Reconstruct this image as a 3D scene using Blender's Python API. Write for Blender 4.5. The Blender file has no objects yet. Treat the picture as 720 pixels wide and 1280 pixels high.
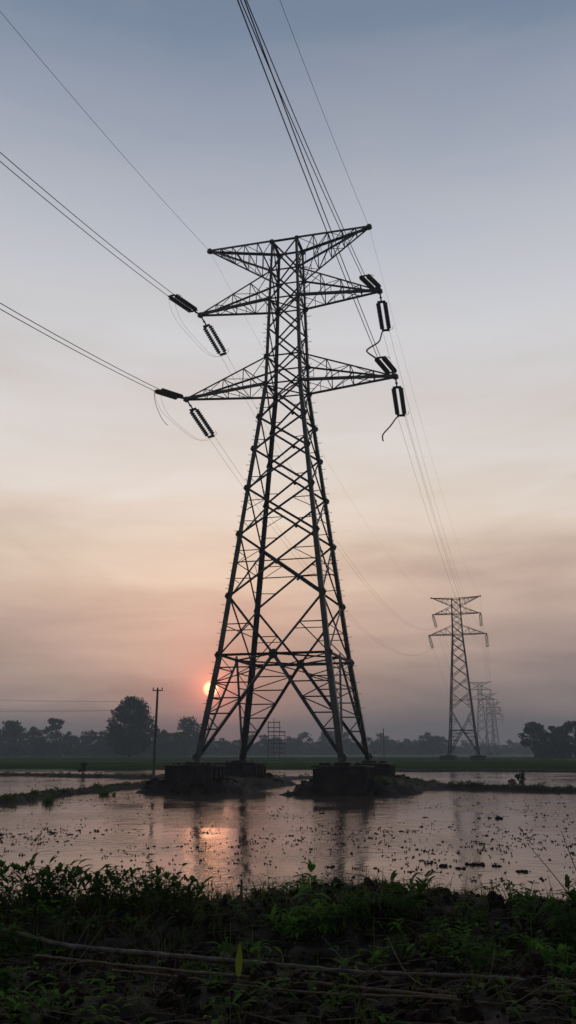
import bpy, math, random
import numpy as np
from mathutils import Vector
random.seed(7); RNG = np.random.RandomState(11)
D2R = math.pi/180
sc = bpy.context.scene
col = sc.collection

# ------------------------------------------------------------------ camera
F, PITCH, CZ = 1057.77, 15.777, 2.06
cam_d = bpy.data.cameras.new('camera'); cam = bpy.data.objects.new('camera', cam_d); col.objects.link(cam)
cam.location = (0, 0, CZ); cam.rotation_euler = ((90+PITCH)*D2R, 0, 0)
cam_d.sensor_fit = 'VERTICAL'; cam_d.sensor_height = 36; cam_d.lens = F/1280*36
cam_d.clip_start = .05; cam_d.clip_end = 6000
sc.camera = cam
cp, sp_ = math.cos(PITCH*D2R), math.sin(PITCH*D2R)
def ray(px, py):
    a, b = (px-360)/F, (640-py)/F
    return Vector((a, cp-b*sp_, sp_+b*cp))
def on(px, py, z=0.0):            # where a sight line meets height z
    r = ray(px, py); t = (z-CZ)/r.z
    return Vector((r.x*t, r.y*t, z))
def far(px, dist, z=0.0):         # a spot at ground distance dist in a given direction (taken at the horizon)
    r = ray(px, 939); k = dist/math.hypot(r.x, r.y)
    return Vector((r.x*k, r.y*k, z))

# ------------------------------------------------------------------ helpers
def tag(o, label=None, cat=None, group=None, kind=None):
    if label: o['label'] = label
    if cat: o['category'] = cat
    if group: o['group'] = group
    if kind: o['kind'] = kind
    return o
def empty(name, loc=(0, 0, 0), rz=0.0):
    o = bpy.data.objects.new(name, None); col.objects.link(o)
    o.location = loc; o.rotation_euler = (0, 0, rz); o.empty_display_size = .3
    return o
def copy_tree(o, parent=None):
    c = o.copy(); col.objects.link(c); c.parent = parent
    for ch in list(KIDS.get(o.name, [])):
        k = copy_tree(ch, c); KIDS.setdefault(c.name, []).append(k)
    return c
KIDS = {}
class MB:
    def __init__(s): s.v = []; s.f = []; s.m = []
    def add(s, vs, fs, mi=0):
        n = len(s.v); s.v += [tuple(p) for p in vs]; s.f += [tuple(i+n for i in f) for f in fs]; s.m += [mi]*len(fs)
    def build(s, name, mats, parent=None, smooth=False):
        me = bpy.data.meshes.new(name); me.from_pydata(s.v, [], s.f)
        if not isinstance(mats, (list, tuple)): mats = [mats]
        for m in mats: me.materials.append(m)
        if len(mats) > 1: me.polygons.foreach_set('material_index', s.m)
        if smooth: me.polygons.foreach_set('use_smooth', [True]*len(me.polygons))
        me.update()
        o = bpy.data.objects.new(name, me); col.objects.link(o)
        if parent: o.parent = parent; KIDS.setdefault(parent.name, []).append(o)
        return o
    def box(s, c, size, rz=0.0, jitter=0.0, taper=1.0):
        cx, cy, cz = c; hx, hy, hz = [d/2 for d in size]; vs = []
        for z in (-hz, hz):
            k = taper if z > 0 else 1
            for x, y in ((-hx, -hy), (hx, -hy), (hx, hy), (-hx, hy)):
                x *= k; y *= k
                X = x*math.cos(rz)-y*math.sin(rz); Y = x*math.sin(rz)+y*math.cos(rz)
                vs.append((cx+X+random.uniform(-1, 1)*jitter, cy+Y+random.uniform(-1, 1)*jitter, cz+z+random.uniform(-1, 1)*jitter))
        s.add(vs, [(3, 2, 1, 0), (4, 5, 6, 7), (0, 1, 5, 4), (1, 2, 6, 5), (2, 3, 7, 6), (3, 0, 4, 7)])
    def angle(s, p0, p1, w, out=None, t=None):   # a rolled steel L section from p0 to p1, its heel towards out
        p0, p1 = Vector(p0), Vector(p1); d = (p1-p0)
        if d.length < 1e-4: return
        d.normalize(); t = t or max(.012, w*.16)
        o = Vector(out) if out is not None else Vector((0, 0, 1))
        o = o - d*o.dot(d)
        if o.length < 1e-3: o = d.orthogonal()
        o.normalize(); q = d.cross(o)
        a = (q-o).normalized(); b = (-q-o).normalized()   # the two flanges run back from the heel
        heel = o*w*.35
        prof = [heel, heel+a*w, heel+a*w+b*t, heel+(a+b)*t, heel+b*w+a*t, heel+b*w]
        vs = [p0+x for x in prof]+[p1+x for x in prof]
        fs = [(i, (i+1) % 6, 6+(i+1) % 6, 6+i) for i in range(6)]+[(3, 2, 1, 0), (5, 4, 3, 0), (6, 7, 8, 9), (6, 9, 10, 11)]
        s.add(vs, fs)
    def tube(s, pts, r, n=6, r1=None, cap=True):
        pts = [Vector(p) for p in pts]; N = len(pts); vs = []; fs = []
        ref = None
        for i, p in enumerate(pts):
            d = (pts[min(i+1, N-1)]-pts[max(i-1, 0)]).normalized()
            if ref is None: ref = d.orthogonal().normalized()
            ref = (ref-d*ref.dot(d)).normalized(); q = d.cross(ref)
            rr = (r[i] if isinstance(r, (list, tuple)) else (r if r1 is None else r+(r1-r)*i/max(1, N-1)))
            for k in range(n):
                a = 2*math.pi*k/n; vs.append(p+(ref*math.cos(a)+q*math.sin(a))*rr)
        for i in range(N-1):
            for k in range(n):
                fs.append((i*n+k, i*n+(k+1) % n, (i+1)*n+(k+1) % n, (i+1)*n+k))
        if cap: fs += [tuple(range(n-1, -1, -1)), tuple((N-1)*n+k for k in range(n))]
        s.add(vs, fs)
    def plate(s, c, n, size, th=.03, sides=6, rot=0.0):  # a flat gusset plate
        c, n = Vector(c), Vector(n).normalized(); a = n.orthogonal().normalized(); b = n.cross(a)
        vs = []
        for h in (-th/2, th/2):
            for k in range(sides):
                t = 2*math.pi*(k+.5)/sides+rot; vs.append(c+n*h+a*math.cos(t)*size+b*math.sin(t)*size)
        fs = [tuple(range(sides-1, -1, -1)), tuple(range(sides, 2*sides))]+[(k, (k+1) % sides, sides+(k+1) % sides, sides+k) for k in range(sides)]
        s.add(vs, fs)

# value noise in numpy
_P = RNG.rand(256, 256)
def vnoise(x, y):
    xi = np.floor(x).astype(int); yi = np.floor(y).astype(int); fx = x-xi; fy = y-yi
    fx = fx*fx*(3-2*fx); fy = fy*fy*(3-2*fy)
    a = _P[xi & 255, yi & 255]; b = _P[(xi+1) & 255, yi & 255]; c = _P[xi & 255, (yi+1) & 255]; d = _P[(xi+1) & 255, (yi+1) & 255]
    return a+(b-a)*fx+(c-a)*fy+(a-b-c+d)*fx*fy
def fbm(x, y, o=4, g=.5):
    s = 0; a = 1; t = 0
    for i in range(o):
        s = s+a*vnoise(x*2**i+17.3*i, y*2**i-9.1*i); t += a; a *= g
    return s/t

# ------------------------------------------------------------------ materials
def mat(name, base, rough=.8, metal=0.0, var=None, scale=3.0, bump=0.0, bscale=None, spec=None, coords='Object'):
    m = bpy.data.materials.new(name); m.use_nodes = True; nt = m.node_tree; b = nt.nodes['Principled BSDF']
    b.inputs['Base Color'].default_value = (*base, 1); b.inputs['Roughness'].default_value = rough; b.inputs['Metallic'].default_value = metal
    if spec is not None: b.inputs['Specular IOR Level'].default_value = spec
    tc = nt.nodes.new('ShaderNodeTexCoord')
    if var:
        n = nt.nodes.new('ShaderNodeTexNoise'); n.inputs['Scale'].default_value = scale; n.inputs['Detail'].default_value = 5
        nt.links.new(tc.outputs[coords], n.inputs['Vector'])
        r = nt.nodes.new('ShaderNodeValToRGB'); e = r.color_ramp.elements
        e[0].position = .35; e[0].color = (*base, 1); e[1].position = .65; e[1].color = (*var, 1)
        nt.links.new(n.outputs['Fac'], r.inputs['Fac']); nt.links.new(r.outputs['Color'], b.inputs['Base Color'])
    if bump:
        n2 = nt.nodes.new('ShaderNodeTexNoise'); n2.inputs['Scale'].default_value = bscale or scale*4; n2.inputs['Detail'].default_value = 6
        nt.links.new(tc.outputs[coords], n2.inputs['Vector'])
        bp = nt.nodes.new('ShaderNodeBump'); bp.inputs['Strength'].default_value = bump; bp.inputs['Distance'].default_value = .05
        nt.links.new(n2.outputs['Fac'], bp.inputs['Height']); nt.links.new(bp.outputs['Normal'], b.inputs['Normal'])
    return m
def leafmat(name, base, var, scale=2.0, transl=.35, rough=.75):
    m = mat(name, base, rough, var=var, scale=scale, spec=.1)
    nt = m.node_tree; b = nt.nodes['Principled BSDF']; out = nt.nodes['Material Output']
    t = nt.nodes.new('ShaderNodeBsdfTranslucent'); mx = nt.nodes.new('ShaderNodeMixShader'); mx.inputs[0].default_value = transl
    ramp = [n for n in nt.nodes if n.type == 'VALTORGB'][0]
    nt.links.new(ramp.outputs['Color'], t.inputs['Color'])
    nt.links.new(b.outputs[0], mx.inputs[1]); nt.links.new(t.outputs[0], mx.inputs[2]); nt.links.new(mx.outputs[0], out.inputs['Surface'])
    return m
STEEL = mat('galvanised_steel', (.115, .13, .135), .45, .5, var=(.055, .06, .065), scale=1.2, bump=.15, bscale=30)
STEELD = mat('weathered_steel', (.10, .095, .09), .6, .3, var=(.06, .045, .035), scale=2.5)
PORC = mat('brown_porcelain', (.07, .055, .05), .3, var=(.10, .08, .07), scale=6)
CABLE = mat('aluminium_cable', (.06, .06, .062), .55, .5)
CONC = mat('damp_concrete', (.05, .045, .04), .9, var=(.02, .017, .015), scale=1.4, bump=.5, bscale=9)
POLE = mat('grey_pole_concrete', (.13, .125, .12), .85, var=(.08, .075, .07), scale=2)
CROWN = leafmat('tree_foliage', (.045, .068, .032), (.07, .095, .045), .35, .25)
CROWN2 = leafmat('tree_foliage_dark', (.032, .05, .024), (.05, .07, .033), .35, .25)
BARK = mat('bark', (.05, .04, .032), .95, var=(.03, .025, .02), scale=4)
GRASS = leafmat('grass_blades', (.055, .11, .018), (.11, .15, .03), 3, .45)
WEED = leafmat('weed_leaves', (.11, .26, .035), (.16, .32, .05), 5, .5)
WEED2 = leafmat('weed_leaves_dark', (.055, .12, .022), (.09, .17, .032), 5, .45)
YLEAF = leafmat('yellow_green_leaf', (.17, .24, .03), (.24, .29, .04), 9, .5)
DRY = mat('dry_stalk', (.17, .13, .085), .8, var=(.10, .075, .05), scale=8)
DRYG = mat('dead_grass', (.16, .125, .08), .85, var=(.05, .04, .028), scale=6)
BAMB = mat('old_bamboo', (.16, .135, .115), .65, var=(.045, .036, .03), scale=11, bump=.3, bscale=40)
BAMB2 = mat('brown_bamboo', (.15, .10, .06), .6, var=(.08, .052, .032), scale=5, bump=.3, bscale=40)
MUD = mat('wet_clod', (.016, .012, .010), .9, var=(.045, .032, .024), scale=9, bump=.9, bscale=45, spec=.12)
SCUM = mat('water_weed', (.012, .014, .009), .8, var=(.02, .018, .012), scale=5, spec=.2)

# ------------------------------------------------------------------ layout of the paddies (metres, water surface at z = 0)
def P(*pts): return [on(x, y, 0).xy for x, y in pts]
TD, PSI = 49.483, 14.791*D2R          # the tension tower
TX, TFZ = -.025, CZ-.581              # its foot stands this high over the water
au = Vector((math.cos(PSI), -math.sin(PSI), 0)); av = Vector((math.sin(PSI), math.cos(PSI), 0))
TB = Vector((TX, TD, 0))
def tw(u, v, z=0): return TB+au*u+av*v+Vector((0, 0, z))
BUNDS = [  # polyline, half width, height
    (P((-260, 1022), (0, 1004), (60, 996), (150, 986), (215, 980)), .5, .2),
    (P((-200, 966), (0, 969), (100, 971), (190, 973), (250, 970)), .6, .2),
    (P((470, 992), (545, 984.5), (620, 986.5), (720, 990), (1000, 1003)), .42, .22),
    (P((480, 964.5), (600, 964), (760, 965), (1000, 968)), .9, .2),
    (P((330, 976.5), (365, 973.5), (400, 972)), .7, .16),
    (P((-250, 1180), (-60, 1128), (20, 1122)), .3, .0),
]
def seg_dist(X, Y, pts):
    best = np.full(X.shape, 1e9)
    for a, b in zip(pts[:-1], pts[1:]):
        dx, dy = b[0]-a[0], b[1]-a[1]; L = dx*dx+dy*dy
        t = np.clip(((X-a[0])*dx+(Y-a[1])*dy)/L, 0, 1)
        best = np.minimum(best, np.hypot(X-a[0]-t*dx, Y-a[1]-t*dy))
    return best
def sm(a, b, x):
    t = np.clip((x-a)/(b-a), 0, 1); return t*t*(3-2*t)
def height(X, Y):
    X = np.asarray(X, float); Y = np.asarray(Y, float)
    n1 = fbm(X*.35+50, Y*.35+50, 4)-.5
    n2 = fbm(X*1.7+80, Y*1.7+20, 4)-.5
    n3 = fbm(X*6+30, Y*6+70, 4, .6)-.5
    R = np.hypot(X, Y)
    h = -.22+.16*n1+.06*n2
    for pts, w, hh in BUNDS:
        if hh <= 0: continue
        d = seg_dist(X, Y, pts)+1.1*w*n2
        h = np.maximum(h, -.3+(hh+.3)*sm(w*1.75, w*.55, d)+.16*n2*(d < 3*w)+.05*n3)
    # the two mud islands under the tower legs
    U = (X-TX)*au.x+(Y-TD)*au.y; V = (X-TX)*av.x+(Y-TD)*av.y
    for (u0, hu, v0, v1, hh) in ((-4.0, 2.1, -5.3, 6.2, .54), (4.4, 2.5, -5.5, 6.4, .56)):
        du = np.abs(U-u0)-hu; dv = np.maximum(v0-V, V-v1)
        d = np.maximum(du, dv)+2.0*n1+1.3*n2
        h = np.maximum(h, -.3+(hh+.3)*sm(1.1, -.5, d)+.42*n2+.22*n3)
    # low mud spit running right of the right island, and scattered clod banks
    d = seg_dist(X, Y, P((455, 993), (500, 988), (540, 985)))+.9*n2
    h = np.maximum(h, -.3+.62*sm(1.7, .3, d)+.15*n2)
    # fields beyond the water
    ang = np.degrees(np.arctan2(X, Y))
    edge = 103+14*sm(-12, -4, ang)-10*sm(4, 9, ang)+13*(fbm(X*.07, Y*.07, 3)-.5)
    fld = -.3+(.42)*sm(0, 2.5, R-edge)+.03*n2
    wet = (R > 300)*(R < 520)*(fbm(X*.012+3, Y*.012+9, 3) > .60)*(ang > 5)
    fld = np.where(wet, -.25, fld)
    # a strip of mud and reeds right behind the second water, left
    h = np.maximum(h, fld)
    # distant ponds between the legs of the second tower
    for (px, py, w) in ((545, 945.2, 26), (598, 945.0, 16), (695, 946.5, 40), (640, 947.0, 20)):
        c = on(px, py, 0); e = ((X-c.x)/w)**2+((Y-c.y)/17)**2
        h = np.where(e < 1, -.25, h)
    # near bank the camera stands on
    sh = 6.45+.25*np.sin(ang*.11+1)+.9*n1+.35*n2
    sh = sh+.45*sm(-2, -9, ang)
    hb = 1.0*sm(1.55, -.15, R*np.where(Y > 0, 1, .3)-sh)-.3*(1-sm(1.7, 0.2, R*np.where(Y > 0, 1, .3)-sh))
    bank = np.where(hb > -.25, hb+(.20*n2+.17*n3+.12*n1)*sm(2.2, .3, R-sh), -9)
    # shallow hollow just behind the crest
    bank = bank-.10*sm(1.3, .2, np.abs(R-5.2))*(Y > 0)
    back = np.where(Y < 0, .8+.15*n2, -9)
    return np.maximum(np.maximum(h, bank), np.where(R < 60, back, np.where(Y < 0, .12, -9)))

# ------------------------------------------------------------------ ground sheet
rad = [0.0]
r = .35
while r < 1290:
    rad.append(r)
    if r < 2.5: r += .3
    elif r < 3.4: r += .1
    elif r < 9.6: r += .045
    elif r < 30: r += .6
    elif r < 115: r += .32
    else: r *= 1.035
A = []
a = -180.0
while a < 180: A.append(a); a += (.2 if -26 <= a < 26 else 1 if -45 <= a < 45 else 3)
A = np.radians(np.array(A)); Rr = np.array(rad[1:])
AA, RR = np.meshgrid(A, Rr); GX = RR*np.sin(AA); GY = RR*np.cos(AA); GZ = height(GX, GY)
nA, nR = len(A), len(Rr)
verts = np.stack([GX, GY, GZ], -1).reshape(-1, 3)
i0 = (np.arange(nR-1)[:, None]*nA+np.arange(nA)[None, :]); i1 = (np.arange(nR-1)[:, None]*nA+(np.arange(nA)[None, :]+1) % nA)
faces = np.stack([i0, i0+nA, i1+nA, i1], -1).reshape(-1, 4)
gm = bpy.data.meshes.new('ground')
verts = np.vstack([verts, [[0, 0, float(height(0., 0.01))]]])
fl = faces.tolist()+[(len(verts)-1, k, (k+1) % nA) for k in range(nA)]
gm.from_pydata(verts.tolist(), [], fl); gm.polygons.foreach_set('use_smooth', [True]*len(gm.polygons))
ground = bpy.data.objects.new('ground', gm); col.objects.link(ground); tag(ground, 'dark wet soil of the bank, the earth bunds and the green fields', 'ground', kind='structure')
m = bpy.data.materials.new('soil_and_fields'); m.use_nodes = True; nt = m.node_tree; b = nt.nodes['Principled BSDF']
geo = nt.nodes.new('ShaderNodeNewGeometry')
def nn(t, **kw):
    n = nt.nodes.new(t)
    for k, v in kw.items(): setattr(n, k, v)
    return n
def noise(scale, detail=5):
    n = nn('ShaderNodeTexNoise'); n.inputs['Scale'].default_value = scale; n.inputs['Detail'].default_value = detail
    nt.links.new(geo.outputs['Position'], n.inputs['Vector']); return n
def ramp(stops, src):
    n = nn('ShaderNodeValToRGB'); el = n.color_ramp.elements
    while len(el) < len(stops): el.new(.5)
    for e, (p, c) in zip(el, stops): e.position = p; e.color = (*c, 1)
    nt.links.new(src, n.inputs['Fac']); return n
soil = ramp([(.3, (.012, .009, .007)), (.7, (.036, .026, .020))], noise(3.5, 8).outputs['Fac'])
gmp = nn('ShaderNodeMapping'); gmp.inputs['Scale'].default_value = (.012, .11, 1); gmp.inputs['Rotation'].default_value = (0, 0, .06); nt.links.new(geo.outputs['Position'], gmp.inputs['Vector'])
gnz = nn('ShaderNodeTexNoise'); gnz.inputs['Scale'].default_value = 1; gnz.inputs['Detail'].default_value = 5; nt.links.new(gmp.outputs[0], gnz.inputs['Vector'])
gr = ramp([(.40, (.014, .018, .009)), (.5, (.045, .090, .016)), (.62, (.085, .12, .04))], gnz.outputs['Fac'])
ln = nn('ShaderNodeVectorMath', operation='LENGTH'); nt.links.new(geo.outputs['Position'], ln.inputs[0])
mr = nn('ShaderNodeMapRange'); mr.inputs['From Min'].default_value = 96; mr.inputs['From Max'].default_value = 104; nt.links.new(ln.outputs['Value'], mr.inputs['Value'])
mix = nn('ShaderNodeMix', data_type='RGBA'); nt.links.new(mr.outputs[0], mix.inputs['Factor']); nt.links.new(soil.outputs[0], mix.inputs[6]); nt.links.new(gr.outputs[0], mix.inputs[7])
nt.links.new(mix.outputs[2], b.inputs['Base Color']); b.inputs['Roughness'].default_value = .85; b.inputs['Specular IOR Level'].default_value = .3
bp = nn('ShaderNodeBump'); bp.inputs['Strength'].default_value = .9; bp.inputs['Distance'].default_value = .04
nt.links.new(noise(9, 9).outputs['Fac'], bp.inputs['Height']); nt.links.new(bp.outputs['Normal'], b.inputs['Normal'])
gm.materials.append(m)

# ------------------------------------------------------------------ water
mb = MB(); n = 64
mb.v = [(1285*math.cos(2*math.pi*k/n), 1285*math.sin(2*math.pi*k/n), 0) for k in range(n)]; mb.f = [tuple(range(n))]; mb.m = [0]
m = bpy.data.materials.new('paddy_water'); m.use_nodes = True; nt = m.node_tree; b = nt.nodes['Principled BSDF']
b.inputs['Base Color'].default_value = (.125, .095, .078, 1); b.inputs['IOR'].default_value = 1.6; b.inputs['Roughness'].default_value = .065
geo = nt.nodes.new('ShaderNodeNewGeometry')
mp = nn('ShaderNodeMapping'); mp.inputs['Scale'].default_value = (1, 1.0, 1); nt.links.new(geo.outputs['Position'], mp.inputs['Vector'])
def wn(scale, detail, rough=.55):
    q = nn('ShaderNodeTexNoise'); q.inputs['Scale'].default_value = scale; q.inputs['Detail'].default_value = detail; q.inputs['Roughness'].default_value = rough
    nt.links.new(mp.outputs[0], q.inputs['Vector']); return q
patch = nn('ShaderNodeMapRange'); patch.inputs['From Min'].default_value = .42; patch.inputs['From Max'].default_value = .60; patch.inputs['To Min'].default_value = .15
nt.links.new(wn(.13, 3).outputs['Fac'], patch.inputs['Value'])
b1 = nn('ShaderNodeBump'); b1.inputs['Distance'].default_value = .026; nt.links.new(patch.outputs[0], b1.inputs['Strength']); nt.links.new(wn(4.5, 4).outputs['Fac'], b1.inputs['Height'])
b2 = nn('ShaderNodeBump'); b2.inputs['Distance'].default_value = .02; b2.inputs['Strength'].default_value = .5; nt.links.new(wn(1.1, 2).outputs['Fac'], b2.inputs['Height']); nt.links.new(b1.outputs[0], b2.inputs['Normal'])
nt.links.new(b2.outputs[0], b.inputs['Normal'])
wt = mb.build('water', m); tag(wt, 'calm muddy water of the flooded paddies, lightly rippled', 'water', kind='structure')

# ------------------------------------------------------------------ lattice towers
def make_tower(name, S, detail=True):
    root = empty(name)
    H, z1, zlb, zlt, zub, zut = S['H'], S['z1'], S['zlb'], S['zlt'], S['zub'], S['zut']
    zz = [0, z1, zlb, zub, H]; ww = S['w']
    def w(z): return float(np.interp(z, zz, ww))
    def c(u, v, z): k = w(z); return Vector((u*k, v*k, z))
    k = S.get('k', 1.0)
    lv = S['levels']
    corners = [(-1, -1), (1, -1), (1, 1), (-1, 1)]
    legs = {}
    for (u, v) in corners:
        mb = MB(); out = Vector((u, v, 0))
        for a, b_, ww_ in ((0, z1, .33), (z1, lv[2], .29), (lv[2], zlb, .25), (zlb, zub, .20), (zub, H, .155)):
            mb.angle(c(u, v, a-.01), c(u, v, b_+.03), ww_*k, out)
        mb.box((c(u, v, .0)+Vector((0, 0, .03))), (.75, .75, .06), taper=1)
        leg = mb.build('leg', STEEL, root); legs[(u, v)] = leg
        if detail:
            for z in [0.25, z1]+lv[1:]+[zlb, zlt, zub, zut, H-.1]:
                g = MB(); s = .23 if z < zlb-1 else .19
                q = c(u, v, z)
                g.plate(q+Vector((u*.06, 0, 0)), (1, 0, 0), s, rot=random.random()*.4)
                g.plate(q+Vector((0, v*.06, 0)), (0, 1, 0), s, rot=random.random()*.4)
                g.build('gusset_plate', STEEL, leg)
            if (u, v) in ((1, 1), (-1, -1)):
                z = 2.6; i = 0
                while z < H-1:
                    g = MB()
                    q = c(u, v, z); s = 1 if i % 2 else 0
                    d = Vector((u, 0, 0)) if s else Vector((0, v, 0))
                    e = Vector((u*.12, v*.12, 0))
                    bl = random.uniform(.15, .25)
                    g.tube([q+e*.3, q+d*bl+e*.5, q+d*(bl+.012)+e*.5+Vector((0, 0, .05))], .016, 4)
                    g.build('step_bolt', STEEL, leg)
                    z += random.choice((.16, .42, .46, .5)); i += 1
    fc = [((-1, -1), (1, -1)), ((1, -1), (1, 1)), ((1, 1), (-1, 1)), ((-1, 1), (-1, -1))]
    A1 = .098*k; A2 = .045*k
    for fi, (ca, cb) in enumerate(fc):
        outn = Vector((ca[0]+cb[0], ca[1]+cb[1], 0)).normalized()
        def pa(z): return c(*ca, z)-outn*.03
        def pb(z): return c(*cb, z)-outn*.03
        # spread bottom panel: an inverted V with short struts
        mb = MB(); mid = (pa(z1)+pb(z1))/2
        for pp in (pa, pb):
            foot = pp(.15); mb.angle(foot, mid, .14*k, outn)
            n_ = 5
            zs = [z1*(.30+.145*i) for i in range(n_)]
            prev = None
            for i, z in enumerate(zs):
                lp = pp(z); t = (z-foot.z)/(mid.z-foot.z); dp = foot.lerp(mid, t)
                mb.angle(lp, dp, A2*1.15, outn)
                if prev is not None:
                    mb.angle(prev[1] if i % 2 else prev[0], lp if i % 2 else dp, A2, outn)
                prev = (lp, dp)
            mb.angle(prev[1], pp(z1), A2, outn)
        mb.build('leg_brace', STEEL, root)
        # horizontal belt
        mb = MB(); mb.angle(pa(z1), pb(z1), .16*k, Vector((0, 0, -1))); mb.plate(mid, outn, .30)
        mb.angle(mid, (c(*cb, z1)+c(-ca[0] if fi % 2 == 0 else cb[0], -cb[1] if fi % 2 == 0 else cb[1], z1))/2 if False else mid-outn*.01+Vector((0, 0, .0)), A1)
        mb.build('belt_beam', STEEL, root)
        # V panel on front and back, X on the sides
        z2 = lv[1]
        mb = MB()
        if fi % 2 == 0:
            mb.angle(pa(z2), mid, A1, outn); mb.angle(pb(z2), mid, A1, outn)
            for pp in (pa, pb):
                q = pp(z2).lerp(mid, .48); r_ = pp(q.z); mb.angle(q, r_, A2, outn); mb.angle(q, pp(z1), A2, outn)
                q2 = pp(z2).lerp(mid, .56); mb.angle(q2+Vector((0, 0, -.1)), pp(q2.z-.1), A2*.8, outn)
        else:
            mb.angle(pa(z2), pb(z1), A1, outn); mb.angle(pb(z2), pa(z1), A1, outn)
            zm = (z1+z2)/2; mb.angle(pa(zm), pb(zm), A2, outn)
        mb.build('lattice_brace', STEEL, root)
        # X panels up the body
        seq = lv[1:]+[zlb, zlt]+S['mid']+[zub, zut, H]
        for i in range(len(seq)-1):
            za, zb = seq[i], seq[i+1]; mb = MB(); wd = A1*(1 if za < zlb else .85)
            o2 = outn*wd*.8
            mb.angle(pa(za), pb(zb), wd, outn); mb.angle(pb(za)-o2, pa(zb)-o2, wd, outn)
            X = (pa(za)+pb(zb)+pb(za)+pa(zb))/4
            wa, wb = w(za), w(zb); t = wa/(wa+wb); zc = za+(zb-za)*t
            if i in (0,):
                mb.angle(pa(zc), pb(zc), A2*1.1, outn)
            if za < zlb-.5:
                # short redundants
                for pp, po in ((pa, pb), (pb, pa)):
                    q = pp(za).lerp(po(zb), .27); mb.angle(q, pp(q.z+.05), A2*.85, outn)
                    if i < 2:
                        q = pp(zb).lerp(po(za), .27); mb.angle(q, pp(q.z), A2*.85, outn)
                        mb.angle(q, pp(zb-(zb-q.z)*1.9), A2*.7, outn)
            if za in (zlb, zlt, zub, zut): mb.angle(pa(za), pb(za), A1*1.0, Vector((0, 0, -1)))
            mb.plate(X+outn*.02, outn, .10)
            mb.build('lattice_brace', STEEL, root)
        mb = MB(); mb.angle(pa(H), pb(H), .15*k, Vector((0, 0, 1))); mb.build('top_beam', STEEL, root)
    # horizontal diaphragms
    for z in (z1, zlb, zub):
        mb = MB(); k_ = w(z)
        ms = [Vector((0, -k_, z)), Vector((k_, 0, z)), Vector((0, k_, z)), Vector((-k_, 0, z))]
        if z == z1:
            for i in range(4): mb.angle(ms[i], ms[(i+1) % 4], .11*k, Vector((0, 0, -1)))
        else:
            mb.angle((-k_, -k_, z-.05), (k_, k_, z-.05), .09*k); mb.angle((k_, -k_, z+.05), (-k_, k_, z+.05), .09*k)
        mb.build('diaphragm', STEEL, root)
    # crossarms
    tips = {}
    def arm(name_, s, zb, zt, L, ztip, nst, flip=False):
        o = MB(); tip = Vector((s*L, 0, ztip))
        tn = [tip+Vector((0, v*.10, 0)) for v in (-1, 1)]
        bot = [c(s, v, zb) for v in (-1, 1)]; top = [c(s, v, zt) for v in (-1, 1)]
        main = bot if not flip else top
        for j, v in enumerate((-1, 1)):
            o.angle(bot[j], tn[j], (.16 if not flip else .11)*k, Vector((0, v, -1))); o.angle(top[j], tn[j], (.10 if not flip else .145)*k, Vector((0, v, 1)))
        o.plate(tip, (0, 1, 0), .19, .2); o.plate(tip+Vector((0, 0, -.08)), (0, 0, 1), .2, .05)
        arm_o = o.build(name_, STEEL, root)
        l = MB()
        fr = [i/nst for i in range(nst)]
        fr = [f**.92 for f in fr]
        for j, v in enumerate((-1, 1)):
            on_ = Vector((0, v, 0))
            for i, f in enumerate(fr):
                b0 = bot[j].lerp(tn[j], f); t0 = top[j].lerp(tn[j], f)
                if i: l.angle(b0, t0, A2, on_)
                f2 = fr[i+1] if i+1 < nst else None
                if f2:
                    b1 = bot[j].lerp(tn[j], f2); t1 = top[j].lerp(tn[j], f2)
                    if flip: l.angle(b0, t1, A2, on_)
                    else: l.angle(t1, b0, A2, on_)
                    fm = (f+f2)/2
                    if detail and i < 2: l.angle(bot[j].lerp(tn[j], fm), (b0 if flip else b0).lerp(t1, .5), A2*.6, on_)
        for i in range(1, nst):
            f = fr[i]; f0 = fr[i-1]
            for ch in (bot, top):
                l.angle(ch[0].lerp(tn[0], f), ch[1].lerp(tn[1], f), A2, Vector((0, 0, -1)))
                if ch is main or detail:
                    a_, b_ = (0, 1) if i % 2 else (1, 0)
                    l.angle(ch[a_].lerp(tn[a_], f0), ch[b_].lerp(tn[b_], f), A2*.9, Vector((0, 0, -1)))
        l.build('arm_lattice', STEEL, arm_o)
        return tip
    for s in (-1, 1):
        tips[('low', s)] = arm('crossarm', s, zlb, zlt, S['Ll'], zlb+S.get('dz', 0), 4)
        tips[('up', s)] = arm('crossarm', s, zub, zut, S['Lu'], zub+S.get('dz', 0), 4)
        tips[('top', s)] = arm('earth_wire_arm', s, zut, H, S['Lt'], H+S['tz'], 5, True)
    return root, tips

S1 = dict(H=33, z1=5.694, zlb=22.652, zlt=24.55, zub=28.662, zut=30.73, w=[3.983, 3.128, 1.142, .976, .844],
          levels=[5.694, 9.05, 12.75, 15.65, 18.2, 20.35], mid=[26.6], Ll=6.85, Lu=6.05, Lt=5.5, tz=.5, dz=.05)
t1, tips1 = make_tower('lattice_tower', S1)
t1.location = (TX, TD, TFZ); t1.rotation_euler = (0, 0, -PSI)
tag(t1, 'huge nearest dark steel lattice pylon standing on concrete blocks in the water', 'pylon', 'pylons of the power line')
def T1(k): return tw(tips1[k].x, tips1[k].y, TFZ+tips1[k].z)

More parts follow.
